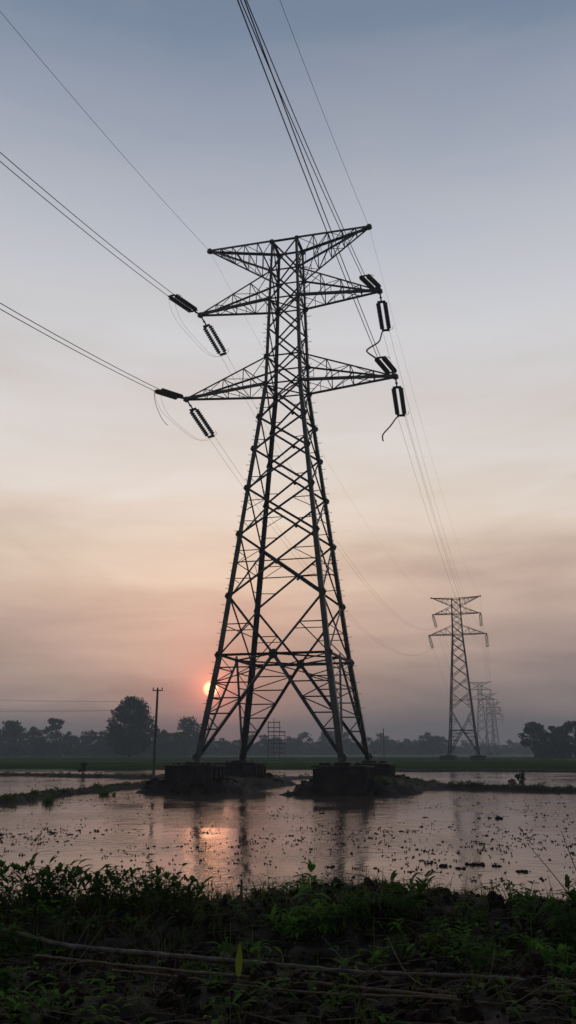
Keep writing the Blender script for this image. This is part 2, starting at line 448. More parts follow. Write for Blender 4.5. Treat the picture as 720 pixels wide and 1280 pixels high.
S2 = dict(H=33, z1=5.0, zlb=25.1, zlt=27.1, zub=29.6, zut=31.3, w=[3.1, 2.6, 1.12, 1.0, .9],
          levels=[5.0, 9.3, 12.9, 16.0, 18.8, 21.2, 23.3], mid=[28.4], Ll=6.1, Lu=5.1, Lt=5.3, tz=.35, dz=0, k=.95)
t2, tips2 = make_tower('lattice_tower', S2, detail=False)
PZ = TFZ
SPOTS = [(36.8, 184.0), (93.6, 421.0), (117.0, 506.0), (142.0, 600.0), (166.0, 700.0)]
LBL = ['second pylon of the line, on two dark blocks in the green field with hanging insulators',
       'pale hazy pylon just right behind the second pylon', 'faint pylon right of the pale hazy one, third from the back',
       'very faint small pylon low above the far trees, second from the back', 'faintest and farthest pylon of the row above the far trees']
towers = []
for i, (x, y) in enumerate(SPOTS):
    t = t2 if i == 0 else copy_tree(t2)
    t.location = (x, y, PZ-.2); yaw = -(15.0 if i == 0 else 13.8)*D2R
    t.rotation_euler = (0, 0, yaw); tag(t, LBL[i], 'pylon', 'pylons of the power line'); towers.append((t, Vector((x, y, PZ-.2)), yaw))
def TT(i, k, v=None):
    t, o, yaw = towers[i]; p = tips2[k] if v is None else v
    return o+Vector((p.x*math.cos(yaw)-p.y*math.sin(yaw), p.x*math.sin(yaw)+p.y*math.cos(yaw), p.z))

# ------------------------------------------------------------------ footings
def footing(x, y, zt, zb, size, rz, label, group, det=True):
    root = empty('concrete_footing', (x, y, zb), rz); h = zt-zb
    mb = MB(); mb.box((0, 0, h*.46), (size, size, h*.92), jitter=.07, taper=.97)
    mb.box((0, 0, h*.96), (size*1.06, size*1.06, h*.08), jitter=.04)
    if det:
        for s in (-1, 1):
            for q in (-.42, -.14, .14, .42):
                mb.box((q*size, s*(size/2+.03), h*.44), (.14, .08, h*.86), jitter=.015); mb.box((s*(size/2+.03), q*size, h*.44), (.08, .14, h*.86), jitter=.015)
    mb.build('block', CONC, root)
    mb = MB(); mb.box((0, 0, h+.06), (.95, .95, .12), jitter=.03, taper=.8)
    mb.build('cap', CONC, root); tag(root, label, 'footing', group)
    return root
for (u, v), lb in {(-1, -1): 'leftmost concrete block on the left mud island, under the near left leg', (-1, 1): 'right hand concrete block on the left mud island, under the far left leg',
                   (1, -1): 'ribbed concrete block on the right mud island under the bluish near leg', (1, 1): 'rightmost concrete block on the right mud island, half behind the ribbed one'}.items():
    p = tw(u*3.983, v*3.983)
    footing(p.x, p.y, TFZ-.1, .02, 2.55 if u > 0 else 2.4, -PSI, lb, 'footings of the nearest pylon')
for j, (u, v) in enumerate(((-1, -1), (1, -1), (1, 1), (-1, 1))):
    _, o, yaw = towers[0]; q = TT(0, None, Vector((u*3.1, v*3.1, 0)))
    if v < 0: footing(q.x, q.y, PZ-.3, .0, 3.2, yaw, ['dark block under the left side of the second pylon', 'dark block under the right side of the second pylon'][j], 'footings of the second pylon', False)
    else: footing(q.x, q.y, PZ-.3, .0, 2.6, yaw, ['', '', 'dark block at the far right leg of the second pylon', 'dark block at the far left leg of the second pylon'][j], 'footings of the second pylon', False)
for i in range(1, 5):
    for (u, v) in ((-1, -1), (1, -1), (1, 1), (-1, 1)):
        q = TT(i, None, Vector((u*3.1, v*3.1, 0)))
        mb = MB(); mb.box((0, 0, .62), (2, 2, 1.24), jitter=.03); mb.box((0, 0, 1.24), (1, 1, .2))
        o = mb.build('concrete_footing', CONC); o.location = (q.x, q.y, 0)
        tag(o, ['', 'hazy footing under the pale pylon behind the second one', 'faint footing under the third pylon from the back', 'very faint footing under the second pylon from the back', 'faintest footing under the farthest pylon'][i], 'footing', 'footings of far pylon %s' % 'abcd'[i-1])

# ------------------------------------------------------------------ insulator strings
def insulator(p0, d, side, L=2.5, sep=.44, link=.55, r=.16, name='insulator_string'):
    d = Vector(d).normalized(); side = Vector(side); side = (side-d*side.dot(d)).normalized(); nrm = d.cross(side)
    root = empty(name, p0)
    def W(t, s, n_=0): return d*t+side*s+nrm*n_
    mb = MB(); mb.tube([W(0, 0), W(link-.1, 0)], .05, 6); mb.tube([W(.12, -.07), W(.2, .07)], .05, 5); mb.tube([W(link*.6, -.08), W(link*.6, .08)], .045, 5)
    mb.build('link', STEELD, root)
    for t in (link, link+L+.12):
        mb = MB()
        mb.add([W(t-.09, -sep/2-.04, -.02), W(t+.09, -sep/2-.04, -.02), W(t+.09, sep/2+.04, -.02), W(t-.09, sep/2+.04, -.02),
                W(t-.09, -sep/2-.04, .02), W(t+.09, -sep/2-.04, .02), W(t+.09, sep/2+.04, .02), W(t-.09, sep/2+.04, .02)],
               [(3, 2, 1, 0), (4, 5, 6, 7), (0, 1, 5, 4), (1, 2, 6, 5), (2, 3, 7, 6), (3, 0, 4, 7)])
        mb.build('yoke_plate', STEELD, root)
    nd = 13
    for s in (-sep/2, sep/2):
        pts = []; rr = []
        step = (L-.1)/nd
        for i in range(nd):
            t = link+.1+i*step
            for dt, q in ((0, .04), (.16, .05), (.36, r), (.50, r*.96), (.54, .05), (.98, .04)):
                pts.append(W(t+dt*step, s)); rr.append(q)
        mb = MB(); mb.tube(pts, rr, 8); mb.build('disc_string', PORC, root)
    mb = MB()   # arcing horn
    t = link+L; mb.tube([W(t+.1, sep/2+.08), W(t+.05, sep/2+.26), W(t-.22, sep/2+.3)], .016, 4)
    mb.build('arcing_horn', STEELD, root)
    e = link+L+.2
    return root, [p0+W(e, -sep/2), p0+W(e, sep/2)]

SL = {'up': 'upper', 'low': 'lower'}; SD = {-1: 'left', 1: 'right'}
ends = {}
for lev in ('up', 'low'):
    for s in (-1, 1):
        tip = T1((lev, s))
        def hd(az, sl, sg): return (av*math.cos(az*D2R)+au*math.sin(az*D2R))*sg*math.cos(sl*D2R)+Vector((0, 0, math.sin(sl*D2R)))
        db = hd(*{('up', -1): (14, -3), ('low', -1): (12, -11), ('up', 1): (9, -12), ('low', 1): (9, -3)}[(lev, s)], -1)
        df = hd(*{('up', -1): (12, -27), ('low', -1): (14, -28), ('up', 1): (-2, -19), ('low', 1): (-2, -23)}[(lev, s)], 1)
        o, e = insulator(tip, db, au, L=2.35, link=.75); ends[(lev, s, 'b')] = e
        tag(o, f'double insulator pointing towards the viewer from the near {SL[lev]} {SD[s]} crossarm tip', 'insulator', 'insulators on the nearest pylon')
        o, e = insulator(tip, df, au, L=2.35, link=.9); ends[(lev, s, 'f')] = e
        tag(o, f'double insulator hanging away below the near {SL[lev]} {SD[s]} crossarm tip', 'insulator', 'insulators on the nearest pylon')
ORD = ['second pylon', 'pale third pylon']
for i in (0, 1):
    for lev in ('up', 'low'):
        for s in (-1, 1):
            tip = TT(i, (lev, s)); tl = .22 if s < 0 else .02
            o, e = insulator(tip, au*tl+Vector((0, 0, -1)), au, L=2.3, link=.3, r=.2, sep=.36)
            ends[(i, lev, s)] = e
            tag(o, f'small hanging insulator at the {SL[lev]} {SD[s]} arm of the {ORD[i]}', 'insulator', f'insulators on the {ORD[i]}')
for i in (2, 3, 4):
    for lev in ('up', 'low'):
        for s in (-1, 1):
            e = TT(i, (lev, s))+Vector((0, 0, -3.0)); ends[(i, lev, s)] = [e, e]
            mb = MB(); mb.tube([(0, 0, 0), (0, 0, -.3), (0, 0, -.35), (0, 0, -2.7), (0, 0, -2.75), (0, 0, -3)], [.05, .05, .22, .22, .05, .05], 6)
            o = mb.build('insulator_string', PORC); o.location = e+Vector((0, 0, 3))
            tag(o, f'tiny insulator at the {SL[lev]} {SD[s]} arm of the {["third last pylon", "second last pylon", "farthest pylon"][i-2]}', 'insulator', 'insulators on the faint far pylons')

# ------------------------------------------------------------------ cables
def span(a, b, sag, r, name, label, group, n=60, cat='cable'):
    a, b = Vector(a), Vector(b)
    pts = [a.lerp(b, t)+Vector((0, 0, -4*sag*t*(1-t))) for t in [i/n for i in range(n+1)]]
    mb = MB(); mb.tube([p-a for p in pts], r, 5); o = mb.build(name, CABLE, smooth=True); o.location = a
    return tag(o, label, cat, group)
BACK = 150
for lev in ('up', 'low'):
    for s in (-1, 1):
        for j in (0, 1):
            a = ends[(lev, s, 'b')][j]
            if s > 0: a = a.lerp(ends[(lev, s, 'b')][1-j], .30)
            az_, sl_ = {('up', -1): (0, .235), ('low', -1): (0, .217), ('up', 1): (-.7, .225), ('low', 1): (-1.3, .135)}[(lev, s)]
            dv = -(av*math.cos(az_*D2R)+au*math.sin(az_*D2R)); mid_e = (ends[(lev, s, 'b')][0]+ends[(lev, s, 'b')][1])/2
            span(a, mid_e+dv*BACK+au*(.09 if j else -.09), sl_*BACK/4, .020, 'power_cable', f'one of twin cables overhead from the {SL[lev]} {SD[s]} crossarm towards the viewer', f'twin cables from the {SL[lev]} {SD[s]} arm towards the viewer')
            a = ends[(lev, s, 'f')][j]; b_ = ends[(0, lev, s)][j]
            span(a, b_, 4.6 if s > 0 else 6.5, .0085, 'power_cable', f'one of twin cables from the near {SL[lev]} {SD[s]} crossarm to the second pylon', f'twin cables from the {SL[lev]} {SD[s]} arm to the second pylon')
            span(b_, ends[(1, lev, s)][j], 7.0, .010, 'power_cable', f'one of faint twin cables behind the {SL[lev]} {SD[s]} arm of the second pylon', f'twin cables on the {SL[lev]} {SD[s]} side behind the second pylon', 40)
        for i, w_ in ((1, 'from the pale third pylon to the next'), (2, 'between the two faintest gaps of pylons'), (3, 'reaching the farthest pylon')):
            span(ends[(i, lev, s)][0], ends[(i+1, lev, s)][0], 2.5, .012, 'power_cable', f'very faint {SL[lev]} {SD[s]} cable {w_}', 'very faint cables of the far pylons', 20)
for s in (-1, 1):
    a = T1(('top', s))
    span(a, a-av*BACK, (.21 if s < 0 else .225)*BACK/4, .010, 'earth_wire', f'thin wire overhead from the topmost {SD[s]} tip towards the viewer', 'earth wires')
    span(a, TT(0, ('top', s)), 4.0, .006, 'earth_wire', f'thin wire from the near topmost {SD[s]} tip to the second pylon', 'earth wires')
    span(TT(0, ('top', s)), TT(1, ('top', s)), 5, .010, 'earth_wire', f'thin wire behind the topmost {SD[s]} tip of the second pylon', 'earth wires', 30)
# jumper loops under each arm tip
for lev in ('up', 'low'):
    for s in (-1, 1):
        e0 = ends[(lev, s, 'b')]; e1 = ends[(lev, s, 'f')]
        for j in (0, 1):
            a, b_ = e0[j], e1[j]
            if s > 0: continue
            pts = []
            dep = .75+.25*j
            for i in range(25):
                t = i/24; f = (1-(2*t-1)**4); pts.append(a.lerp(b_, t)+Vector((0, 0, -dep*f))-au*.3*f-a)
            mb = MB(); mb.tube(pts, .007, 5); o = mb.build('jumper_cable', CABLE, smooth=True); o.location = a
            tag(o, f'thin slack loop of cable hanging under the tip of the {SL[lev]} left crossarm', 'cable', f'pair of slack loops at the {SL[lev]} left arm')
def thick(pts, r, label, name='jumper_cable'):
    p0 = Vector(pts[0]); mb = MB(); mb.tube([Vector(p)-p0 for p in pts], r, 6); o = mb.build(name, CABLE, smooth=True); o.location = p0
    return tag(o, label, 'cable')
def smooth_pts(p, n=6):
    out = []; p = [Vector(q) for q in p]
    for i in range(len(p)-1):
        a = p[max(i-1, 0)]; b = p[i]; c_ = p[i+1]; d = p[min(i+2, len(p)-1)]
        for k in range(n):
            t = k/n; out.append(.5*((2*b)+(c_-a)*t+(2*a-5*b+4*c_-d)*t*t+(3*b-a-3*c_+d)*t**3))
    return out+[p[-1]]
ua = ends[('up', 1, 'f')]; lb = ends[('low', 1, 'b')]
A0 = (ua[0]+ua[1])/2; B0 = (lb[0]+lb[1])/2
thick(smooth_pts([ua[1], ua[0], A0.lerp(B0, .35)-au*.30+Vector((0, 0, -.1)), A0.lerp(B0, .62)-au*.75, A0.lerp(B0, .75)-au*.85, lb[0]]), .05, 'thick kinked cable between the upper and lower right insulators of the nearest pylon')
la = ends[('low', 1, 'f')]
thick(smooth_pts([la[1], la[0], la[0]-au*.5+Vector((0, 0, -.6)), la[0]-au*1.0+Vector((0, 0, -1.15)), la[0]-au*1.0+Vector((0, 0, -1.6))]), .045, 'short thick cable end hooking down below the lowest right insulator')
lc = ends[('low', -1, 'b')][0]
thick(smooth_pts([lc, lc+au*.15+Vector((0, 0, -.9)), lc+au*.6+Vector((0, 0, -1.9)), lc+au*1.0+Vector((0, 0, -2.4))]), .016, 'loose thin wire dangling from the lower left insulator', 'loose_wire')

# ------------------------------------------------------------------ wooden poles, scaffold, far wires
def ground_z(x, y): return float(height(np.array([x]), np.array([y]))[0])
p = on(191.5, 975, 0); p.z = ground_z(p.x, p.y)-.2
root = empty('utility_pole', p)
mb = MB(); mb.tube([(0, 0, 0), (.02, 0, 3.5), (.06, 0, 7.0)], [.115, .10, .075], 10); mb.build('pole', POLE, root)
mb = MB(); mb.box((.06, 0, 6.88), (.8, .07, .07)); mb.build('crossbar', STEELD, root)
for x in (-.28, .06, .4):
    mb = MB(); mb.tube([(x, 0, 6.92), (x, 0, 7.0), (x, 0, 7.01), (x, 0, 7.1)], [.03, .03, .06, .04], 8); mb.build('pin_insulator', PORC, root)
tag(root, 'slender utility pole with a short crossbar standing on the bund left of the nearest pylon', 'utility pole')
p = far(480, 250, .1); root = empty('utility_pole', p)
mb = MB(); mb.tube([(0, 0, 0), (0, 0, 8.2)], [.2, .15], 8); mb.build('pole', POLE, root)
tag(root, 'plain thin far pole against the tree line right of the nearest pylon', 'utility pole')
p = far(231, 210, .1); root = empty('utility_pole', p)
mb = MB(); mb.tube([(0, 0, 0), (0, 0, 6.3)], [.13, .1], 8); mb.build('pole', POLE, root)
mb = MB(); mb.box((0, 0, 6.0), (2.4, .12, .12)); mb.build('crossbar', STEELD, root)
for x in (-1.1, -.5, .5, 1.1):
    mb = MB(); mb.tube([(x, 0, 6.05), (x, 0, 6.35), (x, 0, 6.45)], [.05, .12, .05], 6); mb.build('pin_insulator', PORC, root)
tag(root, 'small far pole with a wide crossbar just left of the near pylon base', 'utility pole')
# small open steel scaffold beyond the tower
p = far(345, 200, .1); root = empty('steel_scaffold', p)
for (x, y, hh) in ((-1.8, 0, 8.6), (-.5, 0, 9.2), (.8, 0, 8.6), (2.0, 0, 6.3), (-1.8, 2, 8.6), (-.5, 2, 8.0), (.8, 2, 7.6), (2.0, 2, 6.0)):
    mb = MB(); mb.tube([(x, y, 0), (x, y, hh)], .07, 6); mb.build('upright', STEELD, root)
for z, x0, x1 in ((1.6, -1.8, 2), (2.6, -1.9, 2), (3.6, -2, 2.1), (4.4, -2.2, 2.3), (5.4, -1.8, 2.2), (6.2, -2, 2.2), (7.2, -2.1, 1), (8.3, -1.9, .9)):
    for y in (0, 2):
        mb = MB(); mb.tube([(x0, y, z), (x1, y, z+random.uniform(-.08, .08))], .06, 6); mb.build('ledger', STEELD, root)
for z in (3.6, 6.2):
    mb = MB(); mb.box((.1, 1, z+.1), (3.9, 1.8, .08)); mb.build('platform', STEELD, root)
tag(root, 'small open steel scaffold standing in the field seen between the legs of the nearest pylon', 'scaffold')
# distribution line behind the big tree
pe = far(153, 262, .1); root = empty('utility_pole', pe)
mb = MB(); mb.tube([(0, 0, 0), (0, 0, 16.6)], [.18, .12], 8); mb.build('pole', POLE, root)
for z in (13.6, 16.2): 
    mb = MB(); mb.box((0, 0, z), (1.8, .12, .12)); mb.build('crossbar', STEELD, root)
tag(root, 'pole almost hidden in the big round tree carrying the faint wires at left', 'utility pole')
ps = far(-420, 240, .1)
for j, (z0, z1_, dy, nm) in enumerate(((17.6, 16.2, .7, 'highest, faintest'), (14.6, 13.7, -.7, 'third from top'), (13.3, 13.6, .7, 'lowest, darkest'), (17.0, 16.1, -.7, 'second from top'))):
    span(ps+Vector((dy, 0, z0)), pe+Vector((dy, 0, z1_)), 1.3, .035 if j == 2 else .024, 'overhead_wire', f'faint wire from the left edge to the big round tree, {nm}', 'faint wires at left', 40, 'wire')

# ------------------------------------------------------------------ trees
def leaf_cloud(mb, c, r, n, size, rs):
    for _ in range(n):
        d = rs.normal(size=3); d /= np.linalg.norm(d)+1e-6; q = rs.rand()**.45
        p_ = np.array(c)+d*q*np.array(r)
        a_ = rs.normal(size=3); a_ /= np.linalg.norm(a_)+1e-6; b_ = np.cross(a_, rs.normal(size=3)); b_ /= np.linalg.norm(b_)+1e-6
        s = size*(.55+.9*rs.rand()); a_ = a_*s; b_ = b_*s*.6
        mb.add([p_-a_, p_+b_*.9, p_+a_, p_-b_*.9], [(0, 1, 2, 3)])
def make_tree(name, hh, wd, nclump, nleaf, lsize, seed, trunk=.3, mat_=None, base=.25, shape='round', lean=0.0):
    rs = np.random.RandomState(seed); root = empty(name)
    tb = MB(); cr = MB(); ht = hh*(.55 if shape != 'tall' else .8)
    top = Vector((lean*hh*.3, 0, ht))
    tb.tube([(0, 0, -.2), Vector((lean*hh*.1, .1, ht*.45)), top], [trunk, trunk*.7, trunk*.35], 7)
    for i in range(nclump):
        if shape == 'round':
            th = rs.rand()*2*math.pi; zf = rs.rand(); zc = hh*(base+(1-base)*(.08+.84*zf))
            prof = math.sin(math.pi*min(1, (.18+.80*zf)))**.6; rr_ = wd*.5*prof*(.35+.6*rs.rand()**.5)
            rc = wd*(.11+.09*rs.rand())
        elif shape == 'tall':
            th = rs.rand()*6.28; zf = rs.rand()**.6; zc = hh*(.5+.46*zf); rr_ = wd*.5*rs.rand()*.7; rc = wd*(.16+.1*rs.rand())
        else:
            th = rs.rand()*6.28; zf = rs.rand(); zc = hh*(.1+.8*zf); rr_ = wd*.5*(1-.35*zf)*rs.rand()**.5; rc = wd*(.1+.08*rs.rand())
        c_ = Vector((math.cos(th)*rr_+lean*zc*.3, math.sin(th)*rr_, min(zc, hh-rc*.7)))
        leaf_cloud(cr, c_, (rc*1.15, rc*1.15, rc*.8), nleaf, lsize, rs)
        if i % 2 == 0: 
            st = Vector((0, 0, ht*.3)).lerp(top, rs.rand()*.9); tb.tube([st, st.lerp(c_, .55)+Vector((0, 0, .3)), c_], [trunk*.32, trunk*.2, trunk*.08], 4)
    tb.build('trunk', BARK, root); cr.build('crown', mat_ or CROWN, root)
    return root
big = make_tree('round_tree', 18.0, 12.6, 95, 110, .36, 3, .55, CROWN2, .03)
big.location = far(163, 258, 0); tag(big, 'tall round dark tree standing alone above the left tree line', 'tree')
L = [('thin tree with a ball shaped top above the left tree line', 'tall', 69, 345, 14.2, 6.5, 12, 70), ('small round topped tree at the left edge of the tree line', 'tall', 14, 335, 12.8, 7, 12, 70),
     ('broad loose crowned tree just left of the nearest pylon base', 'round', 237, 325, 14.5, 12, 22, 60), ('dense low tree right beside the big round tree', 'round', 200, 330, 10.5, 8, 14, 60)]
for i, (lb_, shp, px, d, hh, wd, nc, nl) in enumerate(L):
    t = make_tree('field_tree', hh, wd, nc, nl, .5, 20+i, .3, CROWN, .2, shp); t.location = far(px, d, 0); tag(t, lb_, 'tree')
# the dark clump at right
R_ = [('round loose crowned dark tree, left end of the clump at the right edge', 668, 252, 9.8, 7.2, 26, 110, 'round', .34), ('squat dark tree second from left in the clump at the right edge', 684, 246, 8.4, 7, 24, 110, 'bush', .1),
      ('dark spiky topped tree in the middle of the clump at the right edge', 700, 250, 9.4, 6.5, 22, 110, 'bush', .1), ('dark broad tree at the very right edge of the photo', 719, 247, 10.2, 8, 26, 110, 'round', .05),
      ('low dark bush filling below the trees at the right edge', 692, 241, 6.0, 10, 20, 120, 'bush', .05)]
for i, (lb_, px, d, hh, wd, nc, nl, shp, bs) in enumerate(R_):
    t = make_tree('dark_tree', hh, wd, nc, nl, .36, 40+i, .25, CROWN2, bs, shp); t.location = far(px, d, 0); tag(t, lb_, 'tree', 'dark tree clump at the right edge')
for i in range(4):
    t = make_tree('dark_tree', 9+i % 2, 8.5, 18, 70, .45, 60+i, .25, CROWN2, .05, 'bush'); t.location = far(748+i*26, 246+4*i, 0); tag(t, 'dark tree of the clump beyond the right edge of the photo', 'tree', 'dark trees beyond the right edge')
protos = [make_tree('hedgerow_tree', 9.5, 7.5, 34, 40, .38, 100, .22, CROWN, .02, 'round'), make_tree('hedgerow_tree', 8.3, 8.5, 34, 40, .38, 101, .22, CROWN, .05, 'bush'),
          make_tree('hedgerow_tree', 10, 6.5, 30, 40, .38, 102, .2, CROWN, .0, 'cone'), make_tree('hedgerow_tree', 7.4, 7.5, 30, 40, .38, 103, .2, CROWN, .05, 'bush'),
          make_tree('hedgerow_tree', 10.2, 6.4, 34, 40, .38, 104, .2, CROWN, .05, 'round')]
used = set()
rt = random.Random(5)
def row(pxa, pxb, dist, step, sc0, sc1, label, group):
    px = pxa
    while px < pxb:
        k = rt.randrange(5); o = protos[k]
        t = o if k not in used else copy_tree(o); used.add(k)
        s = rt.uniform(sc0, sc1); t.scale = (s*rt.uniform(.95, 1.25), s, s*rt.uniform(.85, 1.1)); t.rotation_euler = (0, 0, rt.uniform(0, 6.28))
        t.location = far(px, dist*rt.uniform(.96, 1.07), -.1); tag(t, label, 'tree', group); px += step*rt.uniform(.6, 1.4)
row(-190, 232, 345, 8, .72, 1.32, 'tree of the blurred grey tree line left of the nearest pylon', 'left tree line')
row(232, 345, 395, 8, .72, 1.35, 'tree of the grey tree line behind the left legs of the nearest pylon', 'tree line behind the pylon legs')
row(345, 560, 455, 7, .72, 1.35, 'hazy tree of the tree line between the nearest and the second pylon', 'middle tree line')
row(552, 665, 590, 8, .75, 1.0, 'pale hazy low tree behind the second pylon', 'pale tree line behind the second pylon')
row(660, 900, 560, 12, .8, 1.1, 'pale hazy tree behind the dark clump at the right edge', 'pale trees behind the right clump')
# dense scrub closing the gaps under the tree line
mb = MB(); rs = np.random.RandomState(9)
for pxa, pxb, d, hh in ((-220, 236, 352, 5.6), (226, 350, 402, 6.0), (340, 565, 462, 6.2), (548, 670, 596, 6), (655, 910, 566, 6)):
    px = pxa
    while px < pxb:
        c_ = far(px, d*(1+.02*rs.randn())); leaf_cloud(mb, (c_.x, c_.y, hh*.40), (2.6, 3, hh*(.42+.3*rs.rand()**2)), 60, .5, rs); px += 2.3*345/d
sc_o = mb.build('undergrowth', CROWN); tag(sc_o, 'hazy scrub filling the foot of the far tree line', 'undergrowth', kind='stuff')

# ------------------------------------------------------------------ small plants on the bunds and in the water
def blade(mb, base, dirv, L_, w_, bend, n=4, mi=0):
    base = Vector(base); d = Vector(dirv).normalized(); side = d.cross(Vector((0, 0, 1)))
    if side.length < .05: side = Vector((random.random()-.5, random.random()-.5, 0))
    side.normalize(); out = Vector((d.x, d.y, 0)); vs = []
    for i in range(n+1):
        t = i/n; p_ = base+d*L_*t+out*bend*L_*t*t+Vector((0, 0, -bend*L_*.6*t*t)); ww = w_*(1-t**1.6)*(.6+.4*min(1, t*4))+.0004
        vs += [p_-side*ww, p_+side*ww]
    mb.add(vs, [(2*i, 2*i+1, 2*i+3, 2*i+2) for i in range(n)], mi)
def tuft(mb, p_, n, L_, w_, spread=.5, mi=0):
    for _ in range(n):
        a = random.uniform(0, 6.28); s = random.uniform(.08, spread)
        blade(mb, Vector(p_)+Vector((random.gauss(0, .02), random.gauss(0, .02), -.02)), (math.cos(a)*s, math.sin(a)*s, 1), L_*random.uniform(.5, 1.1), w_, random.uniform(.1, .6), 4, mi)
mb = MB()
def along(pts, n, w_):
    for _ in range(n):
        i = random.randrange(len(pts)-1); a, b_ = pts[i], pts[i+1]; t = random.random(); q = a.lerp(b_, t)
        yield q[0]+random.gauss(0, w_), q[1]+random.gauss(0, w_)
for bi, n_, w_, L_ in ((0, 700, .3, .15), (1, 400, .4, .18), (2, 500, .2, .11), (3, 400, .6, .2)):
    for x, y in along(BUNDS[bi][0], n_, w_):
        z = ground_z(x, y)
        if z > .03: tuft(mb, (x, y, z), 7, L_*random.uniform(.6, 1.6), .018, .8)
for _ in range(900):
    u = random.choice((-4.1, 4.6))+random.uniform(-3.6, 3.6); v = random.uniform(-6.5, 7); q = tw(u, v)
    z = ground_z(q.x, q.y)
    if z > .05: tuft(mb, (q.x, q.y, z), 7, random.uniform(.10, .34), .016, .9)
for bi, n_ in ((0, 26), (2, 30), (1, 20), (4, 5)):
    for x, y in along(BUNDS[bi][0], n_, .18):
        z = ground_z(x, y)
        if z > .02:
            q = random.uniform(.08, .22); leaf_cloud(mb, (x, y, z+q*.4), (q*1.6, q, q), 40, .06, RNG)
g_o = mb.build('bund_grass', [GRASS]); tag(g_o, 'short dark grass growing on the earth bunds and mud islands', 'grass', kind='stuff')
# green rice standing in the fields beyond
mb = MB(); rs = np.random.RandomState(31)
for _ in range(34000):
    an = rs.uniform(-24, 24)*D2R; R0 = 104*math.exp(rs.rand()**1.3*1.0); x, y = R0*math.sin(an), R0*math.cos(an)
    if float(fbm(np.array([x*.012+4]), np.array([y*.09+8]), 3)[0]) < .44: continue
    s = .1+R0*.0016; mb.add([(x-s*2, y, .05), (x+s*2, y, .05), (x+s*1.6, y+.2, .2+.16*rs.rand()), (x-s*1.6, y+.2, .2+.16*rs.rand())], [(0, 1, 2, 3)])
RICE = leafmat('young_rice', (.045, .105, .014), (.085, .15, .028), .05, .3)
r_o = mb.build('rice_crop', RICE); tag(r_o, 'green young rice covering the far fields', 'rice', kind='stuff')

# rubble and lumps of mud slumped round the footings
mb = MB(); rs = np.random.RandomState(88)
for _ in range(620):
    cu = 3.983*(1 if rs.rand() < .5 else -1); cv = 3.983*(1 if rs.rand() < .5 else -1); a_ = rs.rand()*6.28; rr_ = 1.3+1.3*rs.rand()
    if rs.rand() < .12: rr_ *= .45
    q = tw(cu+math.cos(a_)*rr_, cv+math.sin(a_)*rr_); z = ground_z(q.x, q.y)
    if rr_ < 1.2: z = TFZ-.08
    if z < -.05: continue
    sz = .04+.15*rs.rand()**2.4*(.5 if rr_ < 1.2 else 1); vs = []
    for j in range(3):
        for k in range(6): b_ = 6.28*k/6+j; f_ = [.9, 1.0, .5][j]*(.65+.6*rs.rand()); vs.append((q.x+math.cos(b_)*sz*f_*1.3, q.y+math.sin(b_)*sz*f_, z+sz*([-.4, .3, .8][j]+.2*rs.rand())))
    mb.add(vs, [(j*6+k, j*6+(k+1) % 6, (j+1)*6+(k+1) % 6, (j+1)*6+k) for j in range(2) for k in range(6)]+[tuple(12+k for k in range(6))])
o = mb.build('mud_rubble', MUD); tag(o, 'lumps of mud and broken concrete round the footings of the nearest pylon', 'rubble', kind='stuff')

def shrub(x, y, hh, wd, n, ls, label, seed, name='shrub', group=None, cat='shrub'):
    rs = np.random.RandomState(seed); root = empty(name, (x, y, ground_z(x, y)-.03)); c_ = MB(); s_ = MB()
    for i in range(n):
        th = rs.rand()*6.28; q = wd*.42*rs.rand()**.6; z = hh*(.25+.68*rs.rand()); k = Vector((math.cos(th)*q, math.sin(th)*q, z))
        leaf_cloud(c_, k, (wd*.16, wd*.16, hh*.12), 26, ls, rs); s_.tube([(0, 0, 0), k*.5+Vector((0, 0, hh*.08)), k], [.018, .012, .005], 4)
    s_.build('stem', BARK, root); c_.build('foliage', CROWN2, root); tag(root, label, cat, group); return root
p = on(651, 978, 0); shrub(p.x, p.y, .98, .75, 16, .07, 'upright dark shrub standing in the water at right', 201)
p = on(640.5, 979, 0); shrub(p.x, p.y, .5, .75, 12, .06, 'low rounded bush at the foot of the upright dark shrub', 202)
p = on(103, 971, 0); shrub(p.x, p.y, .95, .9, 12, .08, 'small dark bush on the far bund at left', 203)
for (px, py, hh, lb_) in ((62, 996, .75, 'tall spiky reed tuft on the left bund, the one nearer the left edge'), (129, 988, .85, 'tall spiky reed tuft on the left bund, the one nearer the utility pole'), (18, 1001, .5, 'short grass tuft on the left bund at the left edge')):
    q = on(px, py, .25); root_z = ground_z(q.x, q.y); mb = MB()
    for k in range(8): tuft(mb, (random.gauss(0, .2), random.gauss(0, .12), 0), 12, hh, .026, .6)
    o = mb.build('reed_tuft', WEED2); o.location = (q.x, q.y, root_z); tag(o, lb_, 'reeds', 'reed tufts on the left bund')

